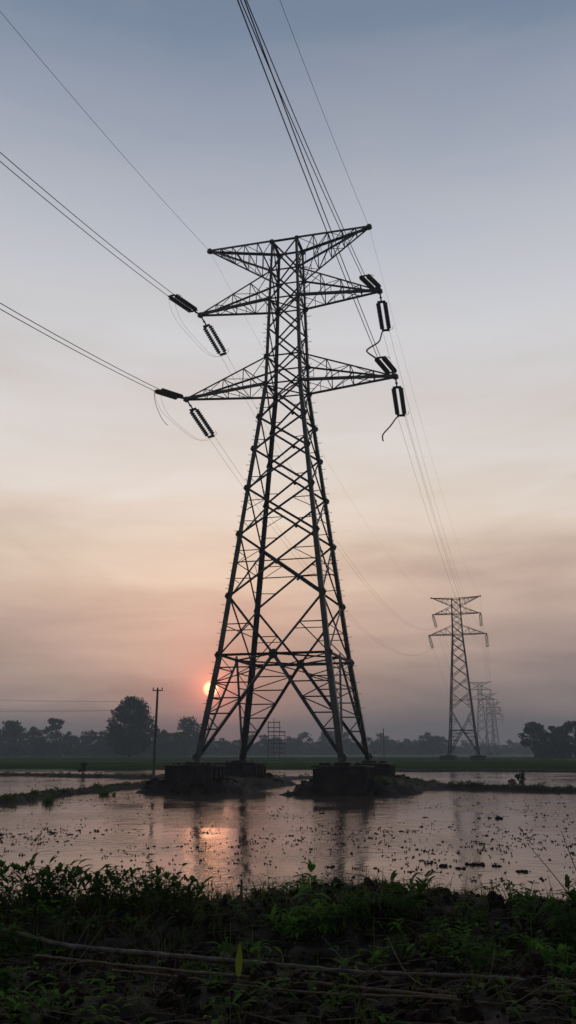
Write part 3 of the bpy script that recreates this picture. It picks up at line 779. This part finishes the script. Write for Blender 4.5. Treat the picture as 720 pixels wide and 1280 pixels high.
# seedlings, stubble and clods speckling the water
mb = MB(); rs = np.random.RandomState(77)
def speck(x, y, s, hz):
    n = rs.randint(2, 5)
    for _ in range(n):
        cx, cy = x+rs.randn()*s*.7, y+rs.randn()*s*.7; q = s*(.3+.5*rs.rand()); th = rs.rand()*6.28; k = 6; vs = []
        for i in range(k): a_ = th+6.28*i/k; vs.append((cx+math.cos(a_)*q*(.6+.6*rs.rand()), cy+math.sin(a_)*q*(.6+.6*rs.rand()), -.004))
        vs.append((cx, cy, hz*(.5+rs.rand()))); mb.add(vs, [(i, (i+1) % k, k) for i in range(k)])
cnt = 0
while cnt < 3000:
    an = rs.uniform(-24, 24)*D2R; R0 = 9.5*math.exp(rs.rand()*2.2); x, y = R0*math.sin(an), R0*math.cos(an)
    d = float(fbm(np.array([x*.45+5]), np.array([y*.20+40]), 4, .6)[0]); band = math.exp(-((R0-23.5)/4.5)**2)*(1.0 if an < 0 else .6)
    d2 = float(fbm(np.array([x*.9+60]), np.array([y*.5+7]), 3)[0])
    lb2 = math.exp(-((R0-23-1.5*math.sin(an*14))/3.2)**2)*(1.0 if an < -.03 else .45)
    if rs.rand() > .05+max(0, (d-.52)*1.6)+lb2*max(0, (d2-.42)*4.5): continue
    cnt += 1
    if -.12 < ground_z(x, y): 
        if R0 > 12: continue
    speck(x, y, .010+.055*rs.rand()**5+R0*.0006, .010+.025*rs.rand())
w_o = mb.build('floating_weeds', SCUM); tag(w_o, 'dark specks of weeds and seedlings scattered over the water', 'water weeds', kind='stuff')
for i, (px, py, s, lb_) in enumerate(((557, 1083, .13, 'dark clod in the near water, leftmost of the row at right'), (577, 1086, .09, 'small dark clod second from left in the row at right'), (598, 1081, .16, 'largest dark clod in the middle of the row at right'),
                                    (622, 1083, .11, 'dark clod fourth from left in the row at right'), (652, 1090, .12, 'dark clod at the right end of the row in the near water'), (409, 1084, .10, 'dark clod in the reflection of the pylon'), (621, 1023, .22, 'lone larger clod in the water below the second pylon'),
                                    (404, 1017, .12, 'small clod in the water below the right island'))):
    mb = MB(); rs = np.random.RandomState(300+i); q = on(px, py, 0)
    for _ in range(12):
        cx, cy = rs.randn()*s*.55, rs.randn()*s*.35; rr_ = s*(.10+.26*rs.rand()); vs = []; 
        for j in range(3):
            for k in range(7): a_ = 6.28*k/7; f_ = [1, .9, .45][j]*(.7+.5*rs.rand()); vs.append((cx+math.cos(a_)*rr_*f_, cy+math.sin(a_)*rr_*f_, ([-.05, .3, .75][j]+.25*rs.rand()*(j > 0))*rr_))
        vs.append((cx, cy, rr_*.85)); mb.add(vs, [(j*7+k, j*7+(k+1) % 7, (j+1)*7+(k+1) % 7, (j+1)*7+k) for j in range(2) for k in range(7)]+[(14+k, 14+(k+1) % 7, 21) for k in range(7)])
    tuft(mb, (0, 0, s*.05), 16, s*.8, .012, 1.6); o = mb.build('weed_clod', SCUM); o.location = q; tag(o, lb_, 'clod', 'dark clods in the water')

# ------------------------------------------------------------------ near bank
# clods of earth
mb = MB(); rs = np.random.RandomState(55)
for _ in range(9500):
    an = rs.uniform(-40, 40)*D2R; R0 = rs.uniform(2.6, 8.3); x, y = R0*math.sin(an), R0*math.cos(an); z = ground_z(x, y)
    if z < .15: continue
    s = .008+.042*rs.rand()**3; vs = []
    for j in range(3):
        for k in range(6): a_ = 6.28*k/6+j; f_ = [.9, 1.0, .55][j]*(.7+.5*rs.rand()); vs.append((x+math.cos(a_)*s*f_, y+math.sin(a_)*s*f_, z+s*([-.5, .35, .95][j]+.35*rs.rand())))
    mb.add(vs, [(j*6+k, j*6+(k+1) % 6, (j+1)*6+(k+1) % 6, (j+1)*6+k) for j in range(2) for k in range(6)]+[tuple(12+k for k in range(6))])
c_o = mb.build('soil_clods', MUD); tag(c_o, 'dark crumbly clods covering the near bank', 'soil', kind='stuff')

def leaf(mb, base, d, L_, w_, droop=.4, n=6, mi=0, fold=.25):
    base = Vector(base); d = Vector(d).normalized(); side = d.cross(Vector((0, 0, 1)))
    if side.length < .05: side = Vector((1, 0, 0))
    side.normalize(); up = side.cross(d); vs = []
    for i in range(n+1):
        t = i/n; ww = w_*math.sin(math.pi*min(.98, t**.8*.97+.02))**.8+.0006; p_ = base+d*L_*t+Vector((0, 0, -droop*L_*t*t))
        vs += [p_-side*ww+up*ww*fold, p_, p_+side*ww+up*ww*fold]
    fs = []
    for i in range(n): fs += [(3*i, 3*i+1, 3*i+4, 3*i+3), (3*i+1, 3*i+2, 3*i+5, 3*i+4)]
    mb.add(vs, fs, mi)
# ground cover: grass, low leafy weeds, litter
mb = MB()
def place(pxa=-330, pxb=1050, r0=2.6, r1=8.0):
    px = random.uniform(pxa, pxb); R0 = random.uniform(r0, r1); q = far(px, R0); return q.x, q.y, ground_z(q.x, q.y), px
def clump_density(x, y): return float(fbm(np.array([x*1.1+9]), np.array([y*1.1+33]), 3)[0])
cnt = 0
while cnt < 2900:
    x, y, z, px = place(); R0 = math.hypot(x, y)
    if z < .35: continue
    dn = clump_density(x, y); crest = sm(5.4, 6.1, R0)*(.9 if px < 260 else .25)
    if random.random() > (.15+1.6*max(0, dn-.45)+.75*crest): continue
    if 4.4 < R0 < 5.9 and random.random() < .55: continue
    cnt += 1; tuft(mb, (x, y, z), random.randint(4, 10), random.uniform(.06, .24)*(1+.25*crest), random.uniform(.0018, .0042), 1.2, 0 if random.random() < .75 else 1)
go = mb.build('bank_grass', [GRASS, DRYG]); tag(go, 'dark grass covering the near bank', 'grass', kind='stuff')
mb = MB(); cnt = 0
while cnt < 760:
    x, y, z, px = place(); R0 = math.hypot(x, y)
    if z < .35: continue
    dn = clump_density(x+40, y); crest = sm(5.4, 6.1, R0)*(.9 if px < 260 else .3)
    if random.random() > (.1+1.8*max(0, dn-.45)+.8*crest): continue
    if 4.4 < R0 < 5.9 and random.random() < .6: continue
    cnt += 1; hh = random.uniform(.03, .14)*(1+.3*crest)
    for k in range(random.randint(6, 16)):
        a_ = random.uniform(0, 6.28); zz_ = random.uniform(.2, 1)*hh; leaf(mb, (x+random.gauss(0, .02), y+random.gauss(0, .02), z+zz_), (math.cos(a_), math.sin(a_), random.uniform(-.1, .7)), random.uniform(.03, .085), random.uniform(.005, .014), .4, 4, 0 if random.random() < .6 else 1)
go = mb.build('leafy_ground_cover', [WEED2, WEED]); tag(go, 'low leafy weeds covering the near bank', 'weeds', kind='stuff')
# dead stalks and litter lying about
mb = MB()
for _ in range(1100):
    x, y, z, px = place(r1=7.2)
    if z < .4: continue
    a_ = random.uniform(-.6, .6)+(math.pi if random.random() < .5 else 0); L_ = random.uniform(.08, .38); e = random.uniform(-.05, .25)
    pts = [Vector((x, y, z+.01)), Vector((x+math.cos(a_)*L_*.5, y+math.sin(a_)*L_*.5, z+.03+L_*e*.7)), Vector((x+math.cos(a_)*L_, y+math.sin(a_)*L_, z+.02+L_*e))]
    mb.tube(pts, random.uniform(.0012, .003), 4)
go = mb.build('plant_litter', DRYG); tag(go, 'dead stalks and straw littering the near bank', 'litter', kind='stuff')

def sit(px, R0, dz=0.0):
    q = far(px, R0); return Vector((q.x, q.y, ground_z(q.x, q.y)+dz))
# individual weeds along the crest and on the slope
def weed(px, R0, hh, kind, label, leaves=10, mt=None, size=1.0, lean=0.0, group='weeds on the near bank'):
    if R0 > 5.7: R0 -= .55 if px < 250 else .75
    base = sit(px, R0, -.01); root = empty('leafy_weed', base); s_ = MB(); l_ = MB(); mt = mt or WEED
    nst = {'upright': 1, 'bushy': 6, 'spray': 6, 'rosette': 1, 'feather': 3}[kind]
    for j in range(nst):
        a0 = random.uniform(0, 6.28); sp = 0 if nst == 1 else .5
        top = Vector((math.cos(a0)*sp*hh+lean*hh, math.sin(a0)*sp*hh, hh*random.uniform(.8, 1)))
        mid_ = top*.5+Vector((0, 0, hh*.06)); pts = smooth_pts([(0, 0, 0), mid_, top], 4)
        s_.tube(pts, .004*size, 5, r1=.0015)
        nl = leaves if nst == 1 else max(6, int(leaves*.65))
        for k in range(nl):
            t = (k+1)/nl if kind != 'rosette' else .08; q = pts[min(len(pts)-1, int(t*(len(pts)-1)))]
            a_ = k*2.4+random.uniform(-.3, .3)
            if kind == 'rosette': leaf(l_, q, (math.cos(a_), math.sin(a_), random.uniform(.6, 1.6)), hh*random.uniform(.8, 1.1), hh*.085, .5, 8)
            elif kind == 'feather':
                for sgn in (-1, 1): leaf(l_, q, (math.cos(a0+1.57*sgn)+.2, math.sin(a0+1.57*sgn), .5), .085*size*(1.25-.7*t), .014*size, .3, 5)
            elif kind == 'spray':
                for _k in range(2): leaf(l_, q, (math.cos(a_+_k*1.3)*.8+top.x*2, math.sin(a_+_k*1.3)*.8+top.y*2, .9), .15*size, .011*size, .45, 5)
            else: leaf(l_, q, (math.cos(a_), math.sin(a_), .45 if t < .9 else 1.3), (.14 if nst == 1 else .14)*size*(1.2-.45*t), (.024 if nst == 1 else .017)*size, .5, 7)
        if kind == 'bushy':
            for k in range(16):
                a_ = random.uniform(0, 6.28); q = pts[random.randrange(len(pts))]+Vector((random.gauss(0, .03), random.gauss(0, .03), 0))*size
                leaf(l_, q, (math.cos(a_), math.sin(a_), random.uniform(0, 1.5)), random.uniform(.07, .15)*size, random.uniform(.006, .013)*size, .5, 6)
        if kind in ('upright', 'bushy'):
            for k in range(3): leaf(l_, top, (math.cos(k*2.1)*.5, math.sin(k*2.1)*.5, 1), .06*size, .012*size, .1, 5)
    s_.build('stem', mt, root); l_.build('leaves', mt, root); tag(root, label, 'weed', group); return root
weed(388, 6.75, .34, 'upright', 'tallest broad leaved weed on the bank edge, just right of the middle', 13, WEED, 1.15)
weed(402, 6.6, .2, 'bushy', 'bushy green weed beside the foot of the tallest broad leaved weed', 9, WEED, .9)
weed(372, 6.5, .18, 'bushy', 'low bright weed left of the tallest broad leaved weed', 9, WEED, .8)
weed(425, 6.6, .17, 'bushy', 'leafy weed right of the tallest broad leaved weed', 9, WEED2, .9)
weed(292, 6.3, .24, 'rosette', 'long leaved bright green weed left of the middle of the bank edge', 9, WEED)
weed(318, 6.2, .2, 'rosette', 'broad leaved low green weed just left of the middle', 7, WEED, 1.2)
weed(60, 7.1, .30, 'bushy', 'dense dark weed cluster on the bank edge at left', 12, WEED2, .9)
weed(78, 7.0, .34, 'spray', 'spiky topped weed rising from the dark cluster at left', 10, WEED2, 1)
weed(42, 6.9, .24, 'spray', 'feathery low weed at the left part of the bank edge', 9, WEED2, .9)
weed(15, 7.0, .27, 'bushy', 'dark leafy weed at the left margin of the bank edge', 10, WEED2, .9)
weed(122, 7.0, .27, 'spray', 'dark spiky weed between the two left clusters', 9, WEED2, 1)
weed(165, 6.9, .27, 'feather', 'feathery weed left of the fern like weed', 9, WEED2, 1.2)
weed(203, 7.0, .34, 'feather', 'fern like weed with a jagged top on the bank edge left of the middle', 11, WEED2, 1.6, .1)
weed(182, 6.9, .24, 'bushy', 'dark weed under the fern like weed', 10, WEED2, .9)
weed(63, 6.2, .2, 'rosette', 'bright yellowish green blades below the left bank edge', 8, WEED, 1)
weed(95, 6.3, .17, 'rosette', 'pale green long bladed weed at left below the edge', 8, WEED, 1)
weed(215, 6.0, .14, 'rosette', 'low broad green leaves below the fern like weed', 7, WEED, 1)
weed(505, 6.8, .24, 'spray', 'thin bladed grass like weed right of the middle on the edge', 9, WEED2, 1)
weed(487, 6.7, .2, 'spray', 'low spray of blades beside the thin bladed weed', 9, WEED2, .9)
weed(462, 6.1, .2, 'rosette', 'small upright green weed on the slope right of the middle', 7, WEED, 1)
weed(640, 6.9, .26, 'feather', 'reddish tipped weed on the right part of the bank edge', 8, WEED2, 1.2)
weed(648, 6.4, .22, 'rosette', 'light green bladed weed under the reddish tipped weed', 7, WEED, 1)
weed(700, 6.5, .28, 'bushy', 'dense weed at the right margin of the bank', 12, WEED2, 1)
weed(688, 5.9, .2, 'rosette', 'long drooping green leaves at the right margin', 8, WEED, 1.2)
weed(715, 6.8, .3, 'spray', 'dark grassy weed at the extreme right of the edge', 9, WEED2, 1)
weed(105, 4.75, .2, 'rosette', 'tall bladed weed in front of the poles at lower left', 8, WEED, 1)
weed(122, 4.5, .16, 'rosette', 'low drooping blades at lower left in front of the thin brown pole', 9, WEED2, 1)
weed(30, 4.6, .12, 'bushy', 'small leafy weed at the lower left corner', 8, WEED2, .7)
weed(585, 5.8, .15, 'bushy', 'small leafy weed on the slope right of the middle', 9, WEED2, .8)
weed(560, 6.3, .16, 'feather', 'small feathery weed on the slope left of the reddish weed', 8, WEED, 1)
weed(530, 5.6, .09, 'bushy', 'tiny weed with yellow green leaves on the right slope', 7, YLEAF, .4)
weed(88, 7.0, .26, 'bushy', 'dark leafy weed behind the densest left cluster', 12, WEED2, 1.1)
weed(140, 6.95, .24, 'bushy', 'bushy dark weed right of the two left clusters', 12, WEED2, 1.0)
weed(225, 6.9, .24, 'bushy', 'bushy weed just right of the fern like weed', 12, WEED2, 1.0)
weed(245, 6.8, .2, 'spray', 'low arching blades left of the bright sun reflection', 9, WEED2, .9)
weed(-8, 7.0, .3, 'bushy', 'dark weed cut by the left edge of the photo', 12, WEED2, 1.1)
weed(445, 6.7, .16, 'bushy', 'low leafy weed between the tallest broad leaved weed and the thin bladed one', 10, WEED2, .9)
weed(355, 6.6, .17, 'spray', 'low bright blades left of the tallest broad leaved weed', 9, WEED, .9)
weed(250, 4.9, .1, 'bushy', 'small weed between the thick pole and the thin brown pole', 8, WEED2, .6)
weed(270, 4.35, .1, 'rosette', 'pale low leaves at the bottom edge left of the bright leaf', 7, WEED, 1)
weed(430, 5.9, .16, 'rosette', 'bright blades on the slope below the tallest broad leaved weed', 9, WEED, 1)
weed(395, 5.8, .14, 'rosette', 'broad low leaves on the slope in the middle', 7, WEED, 1)
weed(610, 6.1, .16, 'rosette', 'green blades on the slope left of the reddish weed', 9, WEED, 1)
weed(670, 5.3, .14, 'bushy', 'leafy weed low on the slope at right', 9, WEED, .8)
weed(180, 5.6, .12, 'rosette', 'short blades above the thick pole at left', 8, WEED2, 1)
weed(20, 5.7, .16, 'bushy', 'leafy weed above the thick pole at the left edge', 9, WEED2, .8)
# single bright leaf standing up
b_ = sit(301, 4.42); root = empty('bright_leaf', b_); mb = MB(); mb.tube([(0, 0, -.02), (.005, 0, .06)], .002, 5); mb.build('stalk', WEED, root)
mb = MB(); leaf(mb, (.004, 0, .05), (.03, .12, 1), .145, .017, 0, 10, 0, .12); mb.build('blade', YLEAF, root)
tag(root, 'single bright yellow green leaf standing upright in front of the poles', 'leaf')
# bare upright stub
b_ = sit(305, 6.3); mb = MB(); mb.tube([(0, 0, -.05), (-.003, 0, .10), (-.005, 0, .19)], [.011, .009, .008], 6); o = mb.build('cut_stem', DRYG); o.location = b_
tag(o, 'bare dark cut stem sticking up against the water near the middle', 'stem')
# thin twigs against the water
def twig(pts, r0, label, mt=DRYG):
    pts = [(px, R0-(.6 if R0 > 6 else 0), z) for px, R0, z in pts]
    P_ = [sit(px, R0) for px, R0, _ in pts]; Q = []
    for (px, R0, z), g in zip(pts, P_): Q.append(Vector((g.x, g.y, P_[0].z+z)))
    q0 = Q[0]; mb = MB(); mb.tube(smooth_pts([q-q0 for q in Q], 5), r0, 5, r1=r0*.35); o = mb.build('dry_twig', mt); o.location = q0; return tag(o, label, 'twig', 'dry twigs on the near bank')
twig([(723, 6.6, 0), (690, 6.7, .26), (650, 6.9, .50)], .005, 'long thin twig leaning left over the water at right')
twig([(722, 6.7, .12), (707, 6.75, .33), (693, 6.8, .56)], .0045, 'steep thin twig crossing above the leaning one at right')
twig([(684, 6.6, 0), (679, 6.6, .18), (673, 6.6, .34)], .004, 'short upright twig at right of the bank')
twig([(48, 7.0, .0), (52, 7.0, .28), (58, 7.0, .52)], .0035, 'thin upright twig in the weeds at left')
twig([(36, 6.9, 0), (30, 6.9, .2), (27, 6.9, .33)], .003, 'short curved twig at far left of the bank edge')
twig([(503, 6.8, .0), (508, 6.8, .18), (520, 6.8, .33)], .003, 'thin bent stalk against the water right of the middle')
twig([(90, 4.9, .02), (112, 5.1, .14), (133, 5.3, .27)], .0028, 'pale straw leaning right across the thick pole at left', DRY)
twig([(93, 4.85, .02), (118, 4.9, .12), (141, 5.1, .22)], .0028, 'second pale straw beside the leaning straw at left', DRY)
twig([(122, 4.7, .0), (140, 4.75, .1), (160, 4.85, .17)], .0025, 'short pale straw in front of the thin brown pole at left', DRY)
twig([(202, 4.6, .0), (206, 4.7, .10), (208, 4.8, .22)], .003, 'thin dark stalk rising across both poles left of the middle', DRY)
twig([(540, 4.45, .02), (500, 4.7, .04), (478, 5.1, .13)], .004, 'curved pale root lying on the slope right of the middle', DRY)
twig([(437, 5.0, .03), (420, 5.3, .07), (400, 5.5, .13)], .003, 'thin pale straw lying on the slope at the middle', DRY)
twig([(300, 4.9, .02), (255, 4.9, .03), (225, 5.3, .02)], .0025, 'thin straw lying beside the thick pole', DRY)
twig([(590, 4.5, .02), (600, 4.6, .12), (602, 4.7, .16)], .003, 'small pale stub in front of the poles at lower right', DRY)

# bamboo poles lying on the bank
def bamboo(pts, r_, label, mt, node=.38):
    Q = []
    for px, py in pts:
        q = on(px, py, .9); g = ground_z(q.x, q.y); Q.append(Vector((q.x, q.y, 0)))
    # rest the pole on the ground under it
    Q = [Vector((on(px, py, .95+r_).x, on(px, py, .95+r_).y, 0)) for px, py in pts]
    hs = [max(ground_z(q.x+dx, q.y+dy) for dx in (-.2, -.1, 0, .1, .2) for dy in (-.06, 0, .06)) for q in Q]
    hz = sum(hs)/len(hs)
    Q = [Vector((q.x, q.y, .25*h+.75*hz+r_*1.6)) for q, h in zip(Q, hs)]
    pts_ = smooth_pts(Q, 14); root = empty('bamboo_pole', Q[0]); out = []; rr = []; acc = 0; nxt = node*.5; prev = pts_[0]
    for p_ in pts_:
        acc += (p_-prev).length; prev = p_; bul = 1.0
        if acc > nxt: bul = 1.16; nxt += node*random.uniform(.8, 1.2)
        rr_k = .8+.2*math.sin(acc*1.1); out.append(p_-Q[0]+Vector((0, .005*math.sin(acc*2.3)+.002*random.uniform(-1, 1), .004*math.sin(acc*3.7+1)+.002*random.uniform(-1, 1)))); rr.append(r_*bul*rr_k*(1+.05*math.sin(acc*5)))
    mb = MB(); mb.tube(out, rr, 10); o = mb.build('culm', mt, root, smooth=True); tag(root, label, 'bamboo pole', 'poles lying on the near bank'); return root
bamboo([(-90, 1156), (0, 1170), (90, 1186), (200, 1198), (330, 1212), (460, 1222), (600, 1234), (720, 1244), (860, 1254)], .0145, 'thickest grey bamboo pole lying across the whole bank', BAMB)
bamboo([(45, 1206), (130, 1217), (230, 1226), (350, 1240), (450, 1250), (560, 1266), (680, 1276)], .0085, 'thin brown pole lying in front of the thick grey one', BAMB2)
bamboo([(140, 1229), (220, 1240), (300, 1251), (420, 1262), (540, 1273), (700, 1292)], .006, 'thinnest pole lowest in the photo', BAMB2)

# ------------------------------------------------------------------ haze
mb = MB(); mb.box((0, 0, 18.25), (2680, 2680, 39.5))
m = bpy.data.materials.new('haze_air'); m.use_nodes = True; nt = m.node_tree
for n_ in list(nt.nodes):
    if n_.type == 'BSDF_PRINCIPLED': nt.nodes.remove(n_)
v = nt.nodes.new('ShaderNodeVolumePrincipled'); v.inputs['Color'].default_value = (.76, .90, 1.0, 1); v.inputs['Density'].default_value = .00105; v.inputs['Anisotropy'].default_value = .2
nt.links.new(v.outputs[0], nt.nodes['Material Output'].inputs['Volume'])
hz = mb.build('haze', m); tag(hz, 'thin evening mist over the paddies', 'haze', kind='stuff')

# ------------------------------------------------------------------ sky and sun
sd = ray(263.5, 861).normalized(); sel = math.asin(sd.z); saz = math.atan2(sd.x, sd.y)
w = bpy.data.worlds.new('World'); sc.world = w; w.use_nodes = True; nt = w.node_tree
bg = nt.nodes['Background']; out = nt.nodes['World Output']
sky = nn('ShaderNodeTexSky'); sky.sky_type = 'NISHITA'; sky.sun_disc = False; sky.sun_elevation = sel; sky.sun_rotation = saz; sky.dust_density = 6; sky.air_density = 1.2; sky.ozone_density = 2
nt.links.new(sky.outputs[0], bg.inputs['Color']); bg.inputs['Strength'].default_value = .008
tc = nn('ShaderNodeTexCoord'); nv = nn('ShaderNodeVectorMath', operation='NORMALIZE'); nt.links.new(tc.outputs['Generated'], nv.inputs[0])
sx = nn('ShaderNodeSeparateXYZ'); nt.links.new(nv.outputs[0], sx.inputs[0])
def M(op, a, b_=None, c_=None, clamp=False):
    n_ = nn('ShaderNodeMath', operation=op); n_.use_clamp = clamp
    for i, q in enumerate((a, b_, c_)):
        if q is None: continue
        if isinstance(q, (int, float)): n_.inputs[i].default_value = q
        else: nt.links.new(q, n_.inputs[i])
    return n_.outputs[0]
el = M('DIVIDE', M('ARCSINE', sx.outputs['Z']), math.pi/2)
# long soft veils of thin cloud shift the bands a little
mpv = nn('ShaderNodeMapping'); mpv.inputs['Scale'].default_value = (1.2, 1.2, 9); mpv.inputs['Rotation'].default_value = (0, .10, 0); nt.links.new(nv.outputs[0], mpv.inputs['Vector'])
cn = nn('ShaderNodeTexNoise'); cn.inputs['Scale'].default_value = 1.6; cn.inputs['Detail'].default_value = 4; cn.inputs['Roughness'].default_value = .5; nt.links.new(mpv.outputs[0], cn.inputs['Vector'])
cn2 = nn('ShaderNodeTexNoise'); cn2.inputs['Scale'].default_value = 4.2; cn2.inputs['Detail'].default_value = 6; cn2.inputs['Roughness'].default_value = .55; cn2.inputs['Distortion'].default_value = .6
mpw = nn('ShaderNodeMapping'); mpw.inputs['Scale'].default_value = (1, 1, 4.5); mpw.inputs['Rotation'].default_value = (0, -.28, .4); nt.links.new(nv.outputs[0], mpw.inputs['Vector']); nt.links.new(mpw.outputs[0], cn2.inputs['Vector'])
cloud = M('ADD', M('SUBTRACT', cn.outputs['Fac'], .5), M('MULTIPLY', M('SUBTRACT', cn2.outputs['Fac'], .5), .75))
elc = M('ADD', el, M('MULTIPLY', cloud, .10))
def lin(c):
    return tuple(((v_/255)/12.92 if v_/255 <= .04045 else ((v_/255+.055)/1.055)**2.4) for v_ in c)
SKY = [(-2, (118, 110, 112)), (0, (120, 111, 113)), (2, (131, 120, 120)), (4, (151, 135, 132)), (6.2, (174, 153, 146)), (8.2, (191, 166, 156)), (10.4, (206, 181, 166)), (12.7, (220, 199, 182)), (15.5, (225, 209, 195)), (19, (223, 214, 207)),
       (24, (214, 210, 210)), (28.5, (207, 207, 210)), (34, (187, 190, 199)), (39.5, (157, 165, 180)), (46, (121, 135, 157)), (60, (70, 86, 114)), (90, (44, 56, 82))]
rp = nn('ShaderNodeValToRGB'); E_ = rp.color_ramp.elements
while len(E_) < len(SKY): E_.new(.5)
SKYMUL = 1.0
for e, (dg, c_) in zip(E_, SKY): e.position = max(0, (dg+10)/100); e.color = (*lin(c_), 1)
nt.links.new(M('ADD', M('MULTIPLY', elc, .9), .1), rp.inputs['Fac'])
dt = nn('ShaderNodeVectorMath', operation='DOT_PRODUCT'); nt.links.new(nv.outputs[0], dt.inputs[0]); dt.inputs[1].default_value = sd
ca = M('MAXIMUM', dt.outputs['Value'], -1.0)
# the sky away from the setting sun is darker
azf = nn('ShaderNodeMapRange'); azf.inputs['From Min'].default_value = -.3; azf.inputs['From Max'].default_value = .72; azf.inputs['To Min'].default_value = .26; azf.inputs['To Max'].default_value = 1.0; nt.links.new(ca, azf.inputs['Value'])
vm = nn('ShaderNodeVectorMath', operation='SCALE'); nt.links.new(rp.outputs['Color'], vm.inputs[0]); nt.links.new(M('MULTIPLY', azf.outputs[0], M('ADD', 1.0, M('MULTIPLY', cloud, .36))), vm.inputs['Scale'])
ang = M('MULTIPLY', M('ARCCOSINE', M('MINIMUM', ca, 1.0)), 180/math.pi)
def glow(amp, width, colr, prev, power=2.0):
    g = M('MULTIPLY', M('EXPONENT', M('MULTIPLY', M('POWER', M('DIVIDE', ang, width), power), -1)), amp)
    s = nn('ShaderNodeVectorMath', operation='SCALE'); s.inputs[0].default_value = colr; nt.links.new(g, s.inputs['Scale'])
    a_ = nn('ShaderNodeVectorMath', operation='ADD'); nt.links.new(prev, a_.inputs[0]); nt.links.new(s.outputs[0], a_.inputs[1]); return a_.outputs[0]
c0 = glow(.035, 16, (1, .50, .36), vm.outputs[0], 1.6)
c0 = glow(.50, 3.4, (1, .19, .11), c0, 1.0)
c0 = glow(.9, 1.1, (1, .20, .08), c0, 1.6)
disc = nn('ShaderNodeMapRange'); disc.inputs['From Min'].default_value = .56; disc.inputs['From Max'].default_value = .36; disc.inputs['To Max'].default_value = 1.7; nt.links.new(ang, disc.inputs['Value'])
s = nn('ShaderNodeVectorMath', operation='SCALE'); s.inputs[0].default_value = (1, .72, .34); nt.links.new(disc.outputs[0], s.inputs['Scale'])
a_ = nn('ShaderNodeVectorMath', operation='ADD'); nt.links.new(c0, a_.inputs[0]); nt.links.new(s.outputs[0], a_.inputs[1])
bg2 = nn('ShaderNodeBackground'); nt.links.new(a_.outputs[0], bg2.inputs['Color']); bg2.inputs['Strength'].default_value = 1.0
ad = nn('ShaderNodeAddShader'); nt.links.new(bg.outputs[0], ad.inputs[0]); nt.links.new(bg2.outputs[0], ad.inputs[1]); nt.links.new(ad.outputs[0], out.inputs['Surface'])
w.cycles.sampling_method = 'MANUAL'; w.cycles.sample_map_resolution = 1024
ld = bpy.data.lights.new('sun', 'SUN'); ld.energy = .005; ld.angle = 3*D2R; ld.color = (1, .45, .22)
lo = bpy.data.objects.new('sun', ld); col.objects.link(lo); lo.rotation_euler = Vector(-sd).to_track_quat('-Z', 'Y').to_euler()

sc.view_settings.view_transform = 'Standard'; sc.view_settings.look = 'None'; sc.view_settings.exposure = 0; sc.view_settings.gamma = 1; sc.view_settings.use_curve_mapping = False
sc.cycles.use_denoising = True; sc.cycles.max_bounces = 5; sc.cycles.diffuse_bounces = 2; sc.cycles.glossy_bounces = 3; sc.cycles.volume_bounces = 0; sc.cycles.transparent_max_bounces = 4
sc.cycles.sample_clamp_indirect = 4
